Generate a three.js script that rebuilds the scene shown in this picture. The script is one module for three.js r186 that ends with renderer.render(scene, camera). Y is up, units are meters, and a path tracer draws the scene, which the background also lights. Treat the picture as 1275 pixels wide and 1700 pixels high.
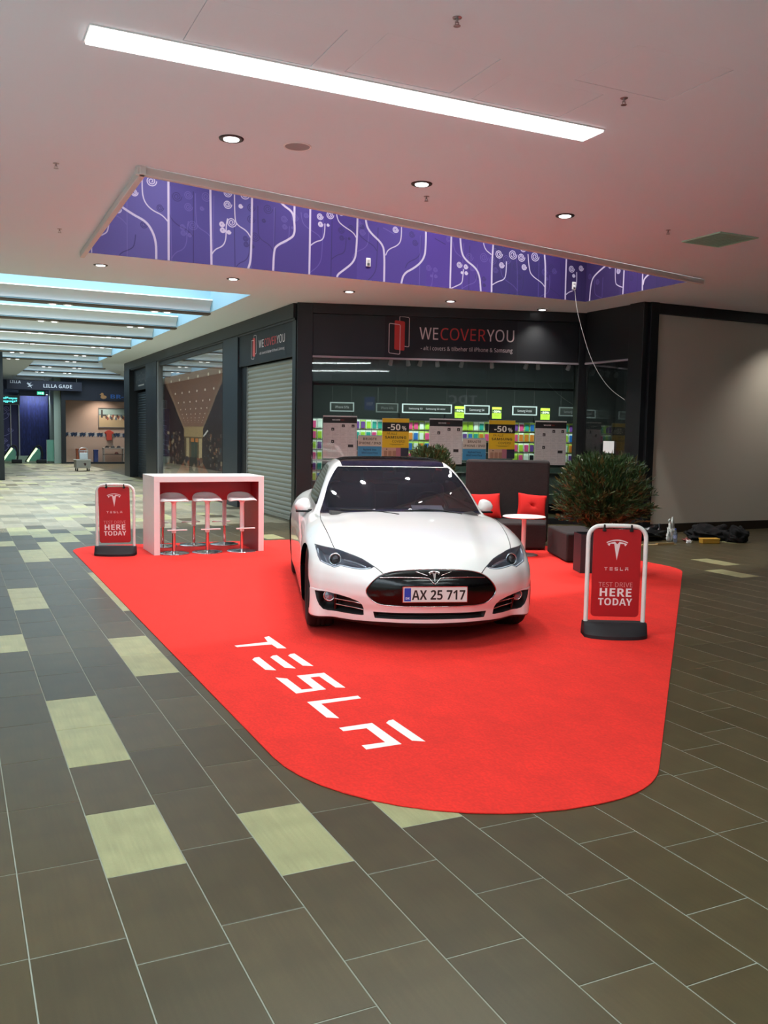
import * as THREE from 'three';
import { RoundedBoxGeometry } from 'three/addons/geometries/RoundedBoxGeometry.js';
import { mergeGeometries } from 'three/addons/utils/BufferGeometryUtils.js';
import { RectAreaLightUniformsLib } from 'three/addons/lights/RectAreaLightUniformsLib.js';

// ------------------------------------------------------------------ camera, sky, large lights, exposure
// Axes: x and z run along the floor tiles of the mall (z towards the viewer), y is up, metres.
const scene = new THREE.Scene();
const D2R = Math.PI / 180, CEIL = 4.0;
const camera = new THREE.PerspectiveCamera(2 * Math.atan(850 / 1487) / D2R, 1275 / 1700, 0.1, 120);
camera.position.set(0, 1.68, 0);
camera.rotation.set(-5.02 * D2R, -25.8 * D2R, 1.0 * D2R, 'YXZ');
scene.background = new THREE.Color().setRGB(4.2, 4.9, 5.3);        // the daylight over the roof openings
const sun = new THREE.DirectionalLight(new THREE.Color(1, 0.97, 0.9), 2.6);   // high daylight falling almost straight through the roof openings of the corridor
sun.position.set(0.5, 20, -22); sun.target.position.set(1.0, 0, -23.7); sun.castShadow = true; sun.shadow.radius = 8; sun.shadow.mapSize.set(4096, 4096);
Object.assign(sun.shadow.camera, { left: -26, right: 26, top: 34, bottom: -34, near: 1, far: 40 });
scene.add(sun, sun.target);
const renderer = new THREE.WebGLRenderer({ antialias: true });
renderer.toneMapping = THREE.LinearToneMapping;
renderer.toneMappingExposure = 1.0;
renderer.shadowMap.enabled = true;
RectAreaLightUniformsLib.init();
const LED = { radiance: 23, glow: 3.2, x0: 0.78, x1: 4.5, width: 0.25, z: [-5.73, -2.05, 1.6] };   // ceiling light strips
const SPOT = { candela: 10, glow: 5, wellCandela: 34 };                             // ceiling downlights

// ------------------------------------------------------------------ helpers
const used = {};
const numbered = (n) => { used[n] = (used[n] ?? -1) + 1; return used[n] ? `${n}_${String(used[n]).padStart(3, '0')}` : n; };
function tag(o, label, category, group) { o.userData.label = label; o.userData.category = category; if (group) o.userData.group = group; return o; }
function thing(name, label, category, pos = [0, 0, 0], turn = 0, group) {
  const o = new THREE.Group(); o.name = numbered(name); o.position.set(...pos); o.rotation.y = turn; scene.add(o);
  return tag(o, label, category, group);
}
function part(name, geo, mat, parent) {
  const m = new THREE.Mesh(Array.isArray(geo) ? merge(geo) : geo, mat); m.name = parent === scene ? numbered(name) : name; m.castShadow = m.receiveShadow = true; parent.add(m); return m;
}
const NTH = ['first', 'second', 'third', 'fourth', 'fifth', 'sixth', 'seventh', 'eighth', 'ninth', 'tenth'];
const struct = (name, geo, mat) => { const m = part(name, geo, mat, scene); m.userData.kind = 'structure'; return m; };
function copyOf(o, pos, turn, label) {
  const c = o.clone(); c.name = numbered(o.name.replace(/_\d{3}$/, '')); c.position.set(...pos); c.rotation.y = turn; c.userData = { ...o.userData }; if (label) c.userData.label = label; scene.add(c); return c;
}
function merge(list) {
  const l = list.map((g) => { const a = g.index ? g.toNonIndexed() : g; for (const k of Object.keys(a.attributes)) if (!['position', 'normal', 'uv'].includes(k)) a.deleteAttribute(k); if (!a.attributes.uv) a.setAttribute('uv', new THREE.BufferAttribute(new Float32Array(a.attributes.position.count * 2), 2)); return a; });
  return mergeGeometries(l);
}
const box = (w, h, d, x = 0, y = 0, z = 0) => { const g = new THREE.BoxGeometry(w, h, d); g.translate(x, y, z); return g; };
const rbox = (w, h, d, r, x = 0, y = 0, z = 0, seg = 3) => { const g = new RoundedBoxGeometry(w, h, d, seg, Math.min(r, w / 2.01, h / 2.01, d / 2.01)); g.translate(x, y, z); return g; };
const span = (x0, x1, y0, y1, z0, z1) => box(Math.abs(x1 - x0), Math.abs(y1 - y0), Math.abs(z1 - z0), (x0 + x1) / 2, (y0 + y1) / 2, (z0 + z1) / 2);
const rspan = (x0, x1, y0, y1, z0, z1, r = 0.006) => rbox(Math.abs(x1 - x0), Math.abs(y1 - y0), Math.abs(z1 - z0), r, (x0 + x1) / 2, (y0 + y1) / 2, (z0 + z1) / 2, 2);
const cyl = (r0, r1, h, x = 0, y = 0, z = 0, n = 32) => { const g = new THREE.CylinderGeometry(r0, r1, h, n); g.translate(x, y, z); return g; };
const lathe = (pts, n = 40) => new THREE.LatheGeometry(pts.map((p) => new THREE.Vector2(p[0], p[1])), n);
const tube = (pts, r, n = 40, closed = false, m = 8, tension = 0.5) => new THREE.TubeGeometry(new THREE.CatmullRomCurve3(pts.map((p) => new THREE.Vector3(...p)), closed, 'catmullrom', tension), n, r, m, closed);
function extrude(pts, depth, bevel = 0, holes = []) {              // outline in xy, thickness along +z
  const s = new THREE.Shape(pts.map((p) => new THREE.Vector2(...p)));
  for (const h of holes) s.holes.push(new THREE.Path(h.map((p) => new THREE.Vector2(...p))));
  const g = new THREE.ExtrudeGeometry(s, { depth: depth - 2 * bevel, bevelEnabled: bevel > 0, bevelSize: bevel, bevelThickness: bevel, bevelSegments: 2, bevelOffset: -bevel, curveSegments: 12 });
  if (bevel) g.translate(0, 0, bevel);
  return g;
}
const flat = (pts, y, h, holes = [], bevel = 0) => {               // outline in (x, z) lying at height y, h thick upwards
  const g = extrude(pts.map(([x, z]) => [x, -z]), h, bevel, holes.map((o) => o.map(([x, z]) => [x, -z])));
  g.rotateX(-Math.PI / 2); g.translate(0, y, 0); return g;
};
function roundRect(w, h, r, n = 6, x = 0, y = 0) {
  const p = [], rr = Array.isArray(r) ? r : [r, r, r, r];
  [[w / 2, h / 2, 0], [-w / 2, h / 2, 1], [-w / 2, -h / 2, 2], [w / 2, -h / 2, 3]].forEach(([cx, cy, q]) => {
    const R = rr[q], ox = cx - Math.sign(cx) * R, oy = cy - Math.sign(cy) * R;
    for (let i = 0; i <= n; i++) { const a = (q + i / n) * Math.PI / 2; p.push([x + ox + R * Math.cos(a), y + oy + R * Math.sin(a)]); }
  });
  return p;
}
function rng(seed) { let s = seed >>> 0; return () => { s = (s + 0x6d2b79f5) | 0; let t = Math.imul(s ^ (s >>> 15), 1 | s); t = (t + Math.imul(t ^ (t >>> 7), 61 | t)) ^ t; return ((t ^ (t >>> 14)) >>> 0) / 4294967296; }; }
const noiseGrid = (() => { const r = rng(11), g = new Float32Array(65536); for (let i = 0; i < 65536; i++) g[i] = r(); return g; })();
function vnoise(x, y, px = 256, py = 256) {                        // tileable value noise
  const i = Math.floor(x), j = Math.floor(y), u = x - i, v = y - j, w = (t) => t * t * (3 - 2 * t), m = (a, n) => ((a % n) + n) % n, at = (a, b) => noiseGrid[(m(a, px) & 255) + (m(b, py) & 255) * 256];
  const a = w(u), b = w(v);
  return (at(i, j) * (1 - a) + at(i + 1, j) * a) * (1 - b) + (at(i, j + 1) * (1 - a) + at(i + 1, j + 1) * a) * b;
}
function texture(w, h, f, srgb = true) {                           // f(x, y) gives [r, g, b] from 0 to 255
  const d = new Uint8Array(w * h * 4);
  for (let y = 0; y < h; y++) for (let x = 0; x < w; x++) { const c = f(x, y), o = (y * w + x) * 4; d[o] = c[0]; d[o + 1] = c[1]; d[o + 2] = c[2]; d[o + 3] = 255; }
  const t = new THREE.DataTexture(d, w, h); t.magFilter = THREE.LinearFilter; t.minFilter = THREE.LinearMipmapLinearFilter; t.generateMipmaps = true; t.wrapS = t.wrapT = THREE.RepeatWrapping; if (srgb) t.colorSpace = THREE.SRGBColorSpace; t.needsUpdate = true; return t;
}
function print(w, h, draw) {                                       // flat print: posters, signs, plates
  const c = document.createElement('canvas'); c.width = w; c.height = h; draw(c.getContext('2d'), w, h);
  const t = new THREE.CanvasTexture(c); t.colorSpace = THREE.SRGBColorSpace; t.anisotropy = 8; return t;
}
const std = (color, roughness = 0.6, o = {}) => new THREE.MeshStandardMaterial({ color, roughness, ...o });
const phys = (color, roughness = 0.4, o = {}) => new THREE.MeshPhysicalMaterial({ color, roughness, ...o });
const glow = (color, k) => new THREE.MeshStandardMaterial({ color: 0x222222, roughness: 0.8, emissive: color, emissiveIntensity: k });
// a printed face w by h, facing +z, its centre at the origin; front face carries the print, thin board behind
function face(w, h, z = 0) { const g = new THREE.PlaneGeometry(w, h); g.translate(0, 0, z); return g; }
function fitText(g, s, x, y, size, width, weight = '', align = 'center') { g.font = `${weight} ${size}px sans-serif`; g.textAlign = align; g.textBaseline = 'middle'; const m = g.measureText(s).width, k = width ? width / m : 1; g.save(); g.translate(x, y); g.scale(k, 1); g.fillText(s, 0, 0); g.restore(); }
const plaster = texture(256, 256, (x, y) => { const v = 128 + 60 * (vnoise(x / 4, y / 4, 64, 64) - 0.5) + 50 * (vnoise(x / 16, y / 16, 16, 16) - 0.5); return [v, v, v]; }, false);
const M = {
  ceiling: std(0xe6f0f4, 0.9), white: std(0xe8e6e2, 0.5), trim: std(0xd9d6d0, 0.75),
  frame: phys(0x0c0e11, 0.45, { clearcoat: 0.2, clearcoatRoughness: 0.4 }), frameGrey: std(0x22282d, 0.45), black: std(0x050505, 0.6), rubber: std(0x0b0b0c, 0.75),
  chrome: std(0xd8d8d8, 0.12, { metalness: 1 }), steel: std(0xaaaaaa, 0.3, { metalness: 1 }), dark: std(0x101010, 0.5),
  pane: phys(0xffffff, 0.02, { transmission: 1, thickness: 0, ior: 1.5 }),
  lampWhite: glow(new THREE.Color(1, 1, 1), SPOT.glow), paper: std(0xf2f2f0, 0.7),
};
// ------------------------------------------------------------------ car body field (car axes: x across, y up, z to the nose)
const clamp01 = (t) => Math.min(1, Math.max(0, t));
const sstep = (a, b, x) => { const t = clamp01((x - a) / (b - a)); return t * t * (3 - 2 * t); };
const smax = (a, b, k) => { const h = Math.max(k - Math.abs(a - b), 0) / k; return Math.max(a, b) + h * h * k * 0.25; };
const smin = (a, b, k) => -smax(-a, -b, k);
const mixf = (a, b, t) => a + (b - a) * t;
function curve1(list) {                                            // monotone cubic through [t, v] pairs, tabulated
  const t = list.map((p) => p[0]), v = list.map((p) => p[1]), n = t.length, d = [], m = [];
  for (let i = 0; i < n - 1; i++) d.push((v[i + 1] - v[i]) / (t[i + 1] - t[i]));
  for (let i = 0; i < n; i++) m.push(i === 0 ? d[0] : i === n - 1 ? d[n - 2] : d[i - 1] * d[i] <= 0 ? 0 : 2 * d[i - 1] * d[i] / (d[i - 1] + d[i]));
  const at = (x) => {
    if (x <= t[0]) return v[0] + (x - t[0]) * m[0];
    if (x >= t[n - 1]) return v[n - 1] + (x - t[n - 1]) * m[n - 1];
    let i = 0; while (x > t[i + 1]) i++;
    const h = t[i + 1] - t[i], s = (x - t[i]) / h, s2 = s * s, s3 = s2 * s;
    return (2 * s3 - 3 * s2 + 1) * v[i] + (s3 - 2 * s2 + s) * h * m[i] + (3 * s2 - 2 * s3) * v[i + 1] + (s3 - s2) * h * m[i + 1];
  };
  const N = 600, lo = t[0], hi = t[n - 1], tab = new Float64Array(N + 1);
  for (let i = 0; i <= N; i++) tab[i] = at(lo + (hi - lo) * i / N);
  const k = N / (hi - lo);
  return (x) => { const s = (x - lo) * k; if (s <= 0) return tab[0] + s * (tab[1] - tab[0]); if (s >= N) return tab[N] + (s - N) * (tab[N] - tab[N - 1]); const i = s | 0; return tab[i] + (tab[i + 1] - tab[i]) * (s - i); };
}
const planPts = [[0, 2.478], [0.25, 2.452], [0.39, 2.405], [0.516, 2.335], [0.65, 2.232], [0.75, 2.135], [0.83, 2.035], [0.889, 1.97], [0.945, 1.84], [0.97, 1.6], [0.985, 1.3], [0.992, 0.9], [1.008, -0.5], [1.03, -1.5], [1.005, -1.9], [0.93, -2.15], [0.8, -2.36], [0.5, -2.46], [0, -2.49]];
const PG = (() => {                                                // signed distance to the plan outline on a grid
  const line = [];
  const all = planPts.concat(planPts.slice(1, -1).reverse().map(([x, z]) => [-x, z])), n = all.length;
  for (let i = 0; i < n; i++) for (let s = 0; s < 4; s++) {
    const p = [-1, 0, 1, 2].map((o) => all[(i + o + n) % n]), u = s / 4, u2 = u * u, u3 = u2 * u;
    line.push([0, 1].map((c) => 0.5 * (2 * p[1][c] + (p[2][c] - p[0][c]) * u + (2 * p[0][c] - 5 * p[1][c] + 4 * p[2][c] - p[3][c]) * u2 + (3 * p[1][c] - p[0][c] - 3 * p[2][c] + p[3][c]) * u3)));
  }
  const h = 0.02, X = 60, Z = 262, z0 = -2.62, g = new Float64Array((X + 1) * (Z + 1));
  for (let i = 0; i <= X; i++) for (let j = 0; j <= Z; j++) g[i * (Z + 1) + j] = polyDist(line, i * h, z0 + j * h);
  return (x, z) => {
    const a = Math.min(X - 1e-6, Math.abs(x) / h), b = Math.min(Z - 1e-6, Math.max(0, (z - z0) / h)), i = a | 0, j = b | 0, u = a - i, w = b - j, o = i * (Z + 1) + j;
    return (g[o] * (1 - u) + g[o + Z + 1] * u) * (1 - w) + (g[o + 1] * (1 - u) + g[o + Z + 2] * u) * w;
  };
})();
function polyDist(line, x, y) {                                    // signed distance to a closed outline, negative inside
  let d = 1e9, inside = false;
  for (let i = 0, j = line.length - 1; i < line.length; j = i++) {
    const ax = line[j][0], ay = line[j][1], bx = line[i][0], by = line[i][1], ex = bx - ax, ey = by - ay, px = x - ax, py = y - ay;
    const t = clamp01((px * ex + py * ey) / (ex * ex + ey * ey + 1e-12)), qx = px - t * ex, qy = py - t * ey;
    d = Math.min(d, qx * qx + qy * qy);
    if ((ay > y) !== (by > y) && x < (bx - ax) * (y - ay) / (by - ay) + ax) inside = !inside;
  }
  return (inside ? -1 : 1) * Math.sqrt(d);
}
function pathDist(line, x, y) {                                    // distance to an open path
  let d = 1e9;
  for (let i = 1; i < line.length; i++) {
    const ax = line[i - 1][0], ay = line[i - 1][1], ex = line[i][0] - ax, ey = line[i][1] - ay, t = clamp01(((x - ax) * ex + (y - ay) * ey) / (ex * ex + ey * ey + 1e-12));
    d = Math.min(d, Math.hypot(x - ax - t * ex, y - ay - t * ey));
  }
  return d;
}
const hoodY = curve1([[-2.49, 0.93], [-2.3, 1.0], [-1.9, 1.02], [-1.2, 1.0], [0, 0.95], [0.6, 0.945], [0.95, 0.942], [1.2, 0.922], [1.5, 0.882], [1.8, 0.832], [2.0, 0.788], [2.2, 0.728], [2.35, 0.668], [2.43, 0.625], [2.52, 0.56]]);
const crown = curve1([[-2.5, 0.08], [0.4, 0.07], [1.0, 0.09], [1.95, 0.14], [2.37, 0.3]]);
const offFront = curve1([[0.1, 0.16], [0.16, 0.11], [0.23, 0.085], [0.28, 0.07], [0.35, 0.03], [0.42, 0.004], [0.48, 0], [0.54, 0.008], [0.59, 0.025], [0.64, 0.055], [0.69, 0.085], [0.74, 0.115], [0.8, 0.16], [0.95, 0.3]]);
const offSide = curve1([[0.1, 0.05], [0.16, 0.022], [0.22, 0.012], [0.35, 0.004], [0.5, 0], [0.62, 0.002], [0.72, 0.015], [0.8, 0.04], [0.88, 0.085], [0.94, 0.13], [1.05, 0.25]]);
const roofY = curve1([[-2.45, 0.95], [-2.2, 1.05], [-1.8, 1.2], [-1.3, 1.335], [-0.9, 1.4], [-0.5, 1.425], [-0.2, 1.405], [0.0, 1.36], [0.25, 1.27], [0.55, 1.14], [0.8, 1.02], [0.97, 0.93], [1.15, 0.83]]);
const glassX = curve1([[0.8, 0.88], [0.92, 0.83], [1.0, 0.797], [1.1, 0.756], [1.2, 0.708], [1.3, 0.65], [1.36, 0.6], [1.43, 0.5]]);
function lowerBody(x, y, z) {
  const ax = Math.abs(x), w = sstep(1.5, 2.1, z), corner = y < 0.4 ? 1 - sstep(0.72, 0.93, ax) : 1;
  const o = mixf(offSide(y), offFront(y) * corner, w);
  const bulge = 0.014 * (1 - sstep(0.36 + 0.16 * clamp01((2.2 - z) / 1.4), 0.5 + 0.16 * clamp01((2.2 - z) / 1.4), ax)) * sstep(0.6, 1.0, z);
  const ridge = 0.03 * Math.exp(-(((ax - 0.8) / 0.13) ** 2)) * sstep(0.5, 1.4, z) * (1 - sstep(1.6, 2.1, z));
  const top = hoodY(z) - crown(z) * x * x + bulge + ridge;
  const f = smax((y - top) * 0.93, PG(x, z) + o, 0.11);
  return smax(f, 0.15 - y, 0.04);
}
function greenhouse(x, y, z) {
  const ax = Math.abs(x), s = x * x * (0.56 - 0.36 * clamp01((y - 0.93) / 0.42));
  const narrow = 1 - 0.12 * sstep(-0.9, -2.3, z);
  return smax(smax((y - roofY(z + (z > -0.4 ? s * sstep(-0.4, 0.1, z) : 0)) + 0.05 * x * x) * 0.85, ax - glassX(y) * narrow, 0.07), 0.84 - y, 0.03);
}
const carField = (x, y, z) => smin(lowerBody(x, y, z), greenhouse(x, y, z), 0.02);
function carNormal(x, y, z) {
  const e = 0.002, gx = carField(x + e, y, z) - carField(x - e, y, z), gy = carField(x, y + e, z) - carField(x, y - e, z), gz = carField(x, y, z + e) - carField(x, y, z - e), l = Math.hypot(gx, gy, gz) || 1;
  return [gx / l, gy / l, gz / l, l / (2 * e)];
}
// ------------------------------------------------------------------ ceiling light strips
LED.z.forEach((z, i) => {
  const t = thing('ceiling_light', ['long glowing white light strip set into the ceiling above the carpet letters', 'long light strip in the ceiling above the viewer', 'long light strip in the ceiling behind the viewer'][i], 'light', [(LED.x0 + LED.x1) / 2, CEIL, z]);
  const L = LED.x1 - LED.x0, W = LED.width;
  part('light_diffuser', rspan(-L / 2, L / 2, -0.022, 0.0, -W / 2, W / 2, 0.004), glow(new THREE.Color(0.97, 1, 0.99), LED.glow), t);
  part('light_frame', extrude(roundRect(L + 0.016, W + 0.016, 0.004), 0.01, 0, [roundRect(L + 0.001, W + 0.001, 0.003)]).rotateX(Math.PI / 2).translate(0, 0.002, 0), M.white, t);
  const a = new THREE.RectAreaLight(new THREE.Color(0.87, 1, 0.97), LED.radiance, L, W); a.position.set(0, -0.026, 0); a.rotation.x = -Math.PI / 2; t.add(a);
});

// ------------------------------------------------------------------ carpet outline (needed by the floor)
function arcCorner(out, a, b, c, r, n = 10) {                      // rounds the corner b between a and c
  const u = new THREE.Vector2(a[0] - b[0], a[1] - b[1]).normalize(), v = new THREE.Vector2(c[0] - b[0], c[1] - b[1]).normalize(), half = Math.acos(u.dot(v)) / 2, d = r / Math.tan(half), m = u.clone().add(v).normalize(), o = [b[0] + m.x * r / Math.sin(half), b[1] + m.y * r / Math.sin(half)];
  const p = [b[0] + u.x * d, b[1] + u.y * d], q = [b[0] + v.x * d, b[1] + v.y * d];
  let a0 = Math.atan2(p[1] - o[1], p[0] - o[0]), a1 = Math.atan2(q[1] - o[1], q[0] - o[0]), da = a1 - a0; while (da > Math.PI) da -= 2 * Math.PI; while (da < -Math.PI) da += 2 * Math.PI;
  for (let i = 0; i <= n; i++) out.push([o[0] + r * Math.cos(a0 + da * i / n), o[1] + r * Math.sin(a0 + da * i / n)]);
}
const carpetOutline = (() => {
  const c = [[1.462, -3.14], [3.06, -3.22], [8.46, -8.62], [8.46, -11.0], [5.2, -13.05], [1.462, -13.3]], r = [1.15, 0.75, 0.75, 0.5, 0.5, 0.55], out = [];
  c[1] = [2.98, -3.14];
  c.forEach((p, i) => arcCorner(out, c[(i + 5) % 6], p, c[(i + 1) % 6], r[i], 12));
  return out;
})();

// ------------------------------------------------------------------ floor: every tile its own piece
camera.updateMatrixWorld(true); camera.updateProjectionMatrix();
const toPx = (x, y, z) => { const v = new THREE.Vector3(x, y, z).applyMatrix4(camera.matrixWorldInverse); if (v.z > -0.3) return null; v.applyMatrix4(camera.projectionMatrix); return [(v.x + 1) * 637.5, (1 - v.y) * 850]; };
{
  const W = 0.3027, L = 0.603, X0 = 0.186;
  const floor = struct('floor', span(-7.2, 17.2, -0.2, -0.002, -48.4, 8.6), std(0x95988a, 0.85));
  // stoneware with a drawn grain along the tile
  const stone = texture(256, 1024, (x, y) => {
    const g = vnoise(x / 8, y / 128, 32, 8) * 0.5 + vnoise(x / 32, y / 256, 8, 4) * 0.5, c = vnoise(x / 2, y / 4, 128, 256), s = vnoise(x / 64, y / 64, 4, 16), v = 212 + 22 * (g - 0.5) + 8 * (c - 0.5) + 18 * (s - 0.5);
    return [v, v * 0.99, v * 0.975];
  });
  const skin = (color, r = 0.36) => std(color, r, { map: stone });
  const browns = [0x5f553a, 0x5a5035, 0x63583d, 0x595037].map((c) => skin(c)), cream = skin(0xc0bf8e), corridorPale = skin(0xb3ac92, 0.26), beige = skin(0x9c957c, 0.26), bouncePale = skin(0xdee6ea);  // the palest tiles, out of view, are added to bounce neutral light upwards
  const shapes = [0, 1, 2, 3, 4, 5].map((k) => {                     // a tile with eased edges, origin at its centre
    const w = W / 2 - 0.0024, l = L / 2 - 0.0024, e = 0.0016, p = [], uv = [], r = rng(40 + k), u0 = r(), v0 = r();
    const ring = (x, z, y) => [[-x, y, -z], [x, y, -z], [x, y, z], [-x, y, z]], a = ring(w - e, l - e, 0), b = ring(w, l, -0.0012), c = ring(w, l, -0.01);
    const quad = (q) => { for (const i of [0, 2, 1, 0, 3, 2]) { p.push(...q[i]); uv.push(u0 + q[i][0] / 0.3, v0 + q[i][2] / 1.2); } };
    quad(a); for (let i = 0; i < 4; i++) { const j = (i + 1) % 4; quad([b[i], b[j], a[j], a[i]].reverse().map((x) => x)); quad([c[i], c[j], b[j], b[i]].reverse()); }
    const g = new THREE.BufferGeometry(); g.setAttribute('position', new THREE.Float32BufferAttribute(p, 3)); g.setAttribute('uv', new THREE.Float32BufferAttribute(uv, 2)); g.computeVertexNormals(); return g;
  });
  const phase = { 0: -2.912, 1: -2.743, 2: -2.854, 3: -3.1, 4: -2.374, 5: -2.685, 6: -2.547, 7: -2.257, 8: -2.692, 14: -13.33, 28: -7.85, 30: -8.7, 37: -10.52 };
  // pale tiles: column and the stretch of z they fill
  const pale = [[1, -3.35, -3.95], [1, -4.55, -5.76], [3, -3.1, -3.7], [3, -6.1, -7.32], [5, -3.28, -3.89], [0, -7.1, -7.73], [1, -8.7, -9.98], [4, -8.36, -10.8], [2, -11.7, -12.95], [3, -11.95, -13.77], [1, -13.36, -13.99], [4, -13.6, -14.84], [5, -14.5, -15.15], [3, -14.83, -15.5], [2, -15.2, -15.85], [6, -14.93, -15.6], [14, -13.3, -13.97], [28, -7.84, -8.47], [30, -8.69, -9.33], [37, -10.5, -11.15]];
  const list = [];
  const r = rng(7);
  for (let k = -23; k < 56; k++) {
    const x = X0 + W * (k + 0.5), ph = phase[k] ?? -2 - r() * L, n0 = Math.ceil((-48 - ph) / L), n1 = Math.floor((8.2 - ph) / L);
    for (let j = n0; j <= n1; j++) {
      const z = ph + L * (j - 0.5), t = r(), u = r(), corners = [[-1, -1], [1, -1], [1, 1], [-1, 1]].map(([a, b]) => [x + a * W / 2, z + b * L / 2]);
      if (corners.every(([a, b]) => polyDist(carpetOutline, a, b) < -0.02)) continue;   // lies wholly under the carpet
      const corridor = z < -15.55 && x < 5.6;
      const kind = pale.some(([c, a, b]) => c === k && z < a && z > b) ? 'cream' : corridor ? (t < 0.5 ? 'corridor' : t < 0.6 ? 'cream' : t < 0.93 ? 'beige' : 'brown') : x < -1.2 || z > -0.9 ? 'bouncePale' : 'brown';
      const px = corners.map(([a, b]) => toPx(a, 0, b)); let size = 0;
      if (px.every(Boolean)) { for (let i = 0; i < 4; i++) { const [a, b] = px[i], [c, d] = px[(i + 1) % 4]; size += a * d - b * c; } size = Math.abs(size) / 2; const cx = px.reduce((s, p) => s + p[0], 0) / 4, cy = px.reduce((s, p) => s + p[1], 0) / 4; if (cx < -60 || cx > 1335 || cy < 0 || cy > 1760 || !px.some((p) => p[0] > 0 && p[0] < 1275 && p[1] < 1700)) size = 0; }
      list.push({ x, z, kind, size, tone: Math.floor(u * 4), shape: Math.floor(t * 97) % 6, tx: (r() - 0.5) * 0.0016, tz: (r() - 0.5) * 0.0016 });
    }
  }
  list.sort((a, b) => b.size - a.size);
  list.slice(0, 300).forEach((o, i) => { const m = part(i ? `tile_${String(i).padStart(3, '0')}` : 'tile', shapes[o.shape], o.kind === 'cream' ? cream : o.kind === 'beige' ? beige : o.kind === 'bouncePale' ? bouncePale : o.kind === 'corridor' ? corridorPale : browns[o.tone], floor); m.position.set(o.x, 0, o.z); m.rotation.set(o.tx, 0, o.tz); });
  const rest = list.slice(300), field = new THREE.InstancedMesh(shapes[0], skin(0xffffff), rest.length), c = new THREE.Color(), mt = new THREE.Matrix4();
  rest.forEach((o, i) => { field.setMatrixAt(i, mt.makeRotationFromEuler(new THREE.Euler(o.tx, 0, o.tz)).setPosition(o.x, 0, o.z)); field.setColorAt(i, c.copy((o.kind === 'cream' ? cream : o.kind === 'beige' ? beige : o.kind === 'bouncePale' ? bouncePale : o.kind === 'corridor' ? corridorPale : browns[o.tone]).color)); });
  field.name = 'tile_field'; field.userData.kind = 'stuff'; field.receiveShadow = true; floor.add(field);
}

// ------------------------------------------------------------------ ceiling with the light well, the roof openings and the hatches
const well = [[1.557, -8.305], [9.92, -9.98], [9.92, -12.68], [1.6, -12.68]];
const bays = [[-15.05, -17.75], [-18.05, -20.7], [-21.0, -23.4], [-23.7, -26.5], [-26.8, -29.9], [-30.2, -32.8]].map(([a, b]) => [[-3.0, a], [4.68, a], [4.68, b], [-3.0, b]]);
bays.push([[2.66, -33.1], [4.85, -33.1], [5.35, -36.2], [2.7, -36.2]], [[2.72, -36.5], [5.42, -36.5], [6.5, -39.8], [2.72, -39.8]], [[2.72, -40.1], [6.6, -40.1], [7.6, -43.9], [2.72, -43.9]]);
const fillRooflight = [[-6.7, -5.6], [-1.7, -5.6], [-1.7, 7.5], [-6.7, 7.5]];          // added rooflight, unseen at the left, filling the ceiling with neutral light
const hatches = [[1.3, 2.12, -5.59, -4.98], [2.34, 3.12, -5.5, -4.9], [3.3, 4.05, -5.72, -5.06], [3.72, 4.5, -4.95, -4.35]];
hatches[0][2] = -5.57; hatches[2][2] = -5.56; hatches[1][2] = -5.54;
const grow = (poly, d) => { const cx = poly.reduce((s, p) => s + p[0], 0) / poly.length, cz = poly.reduce((s, p) => s + p[1], 0) / poly.length; return poly.map(([x, z]) => [x + Math.sign(x - cx) * d, z + Math.sign(z - cz) * d]); };
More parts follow.
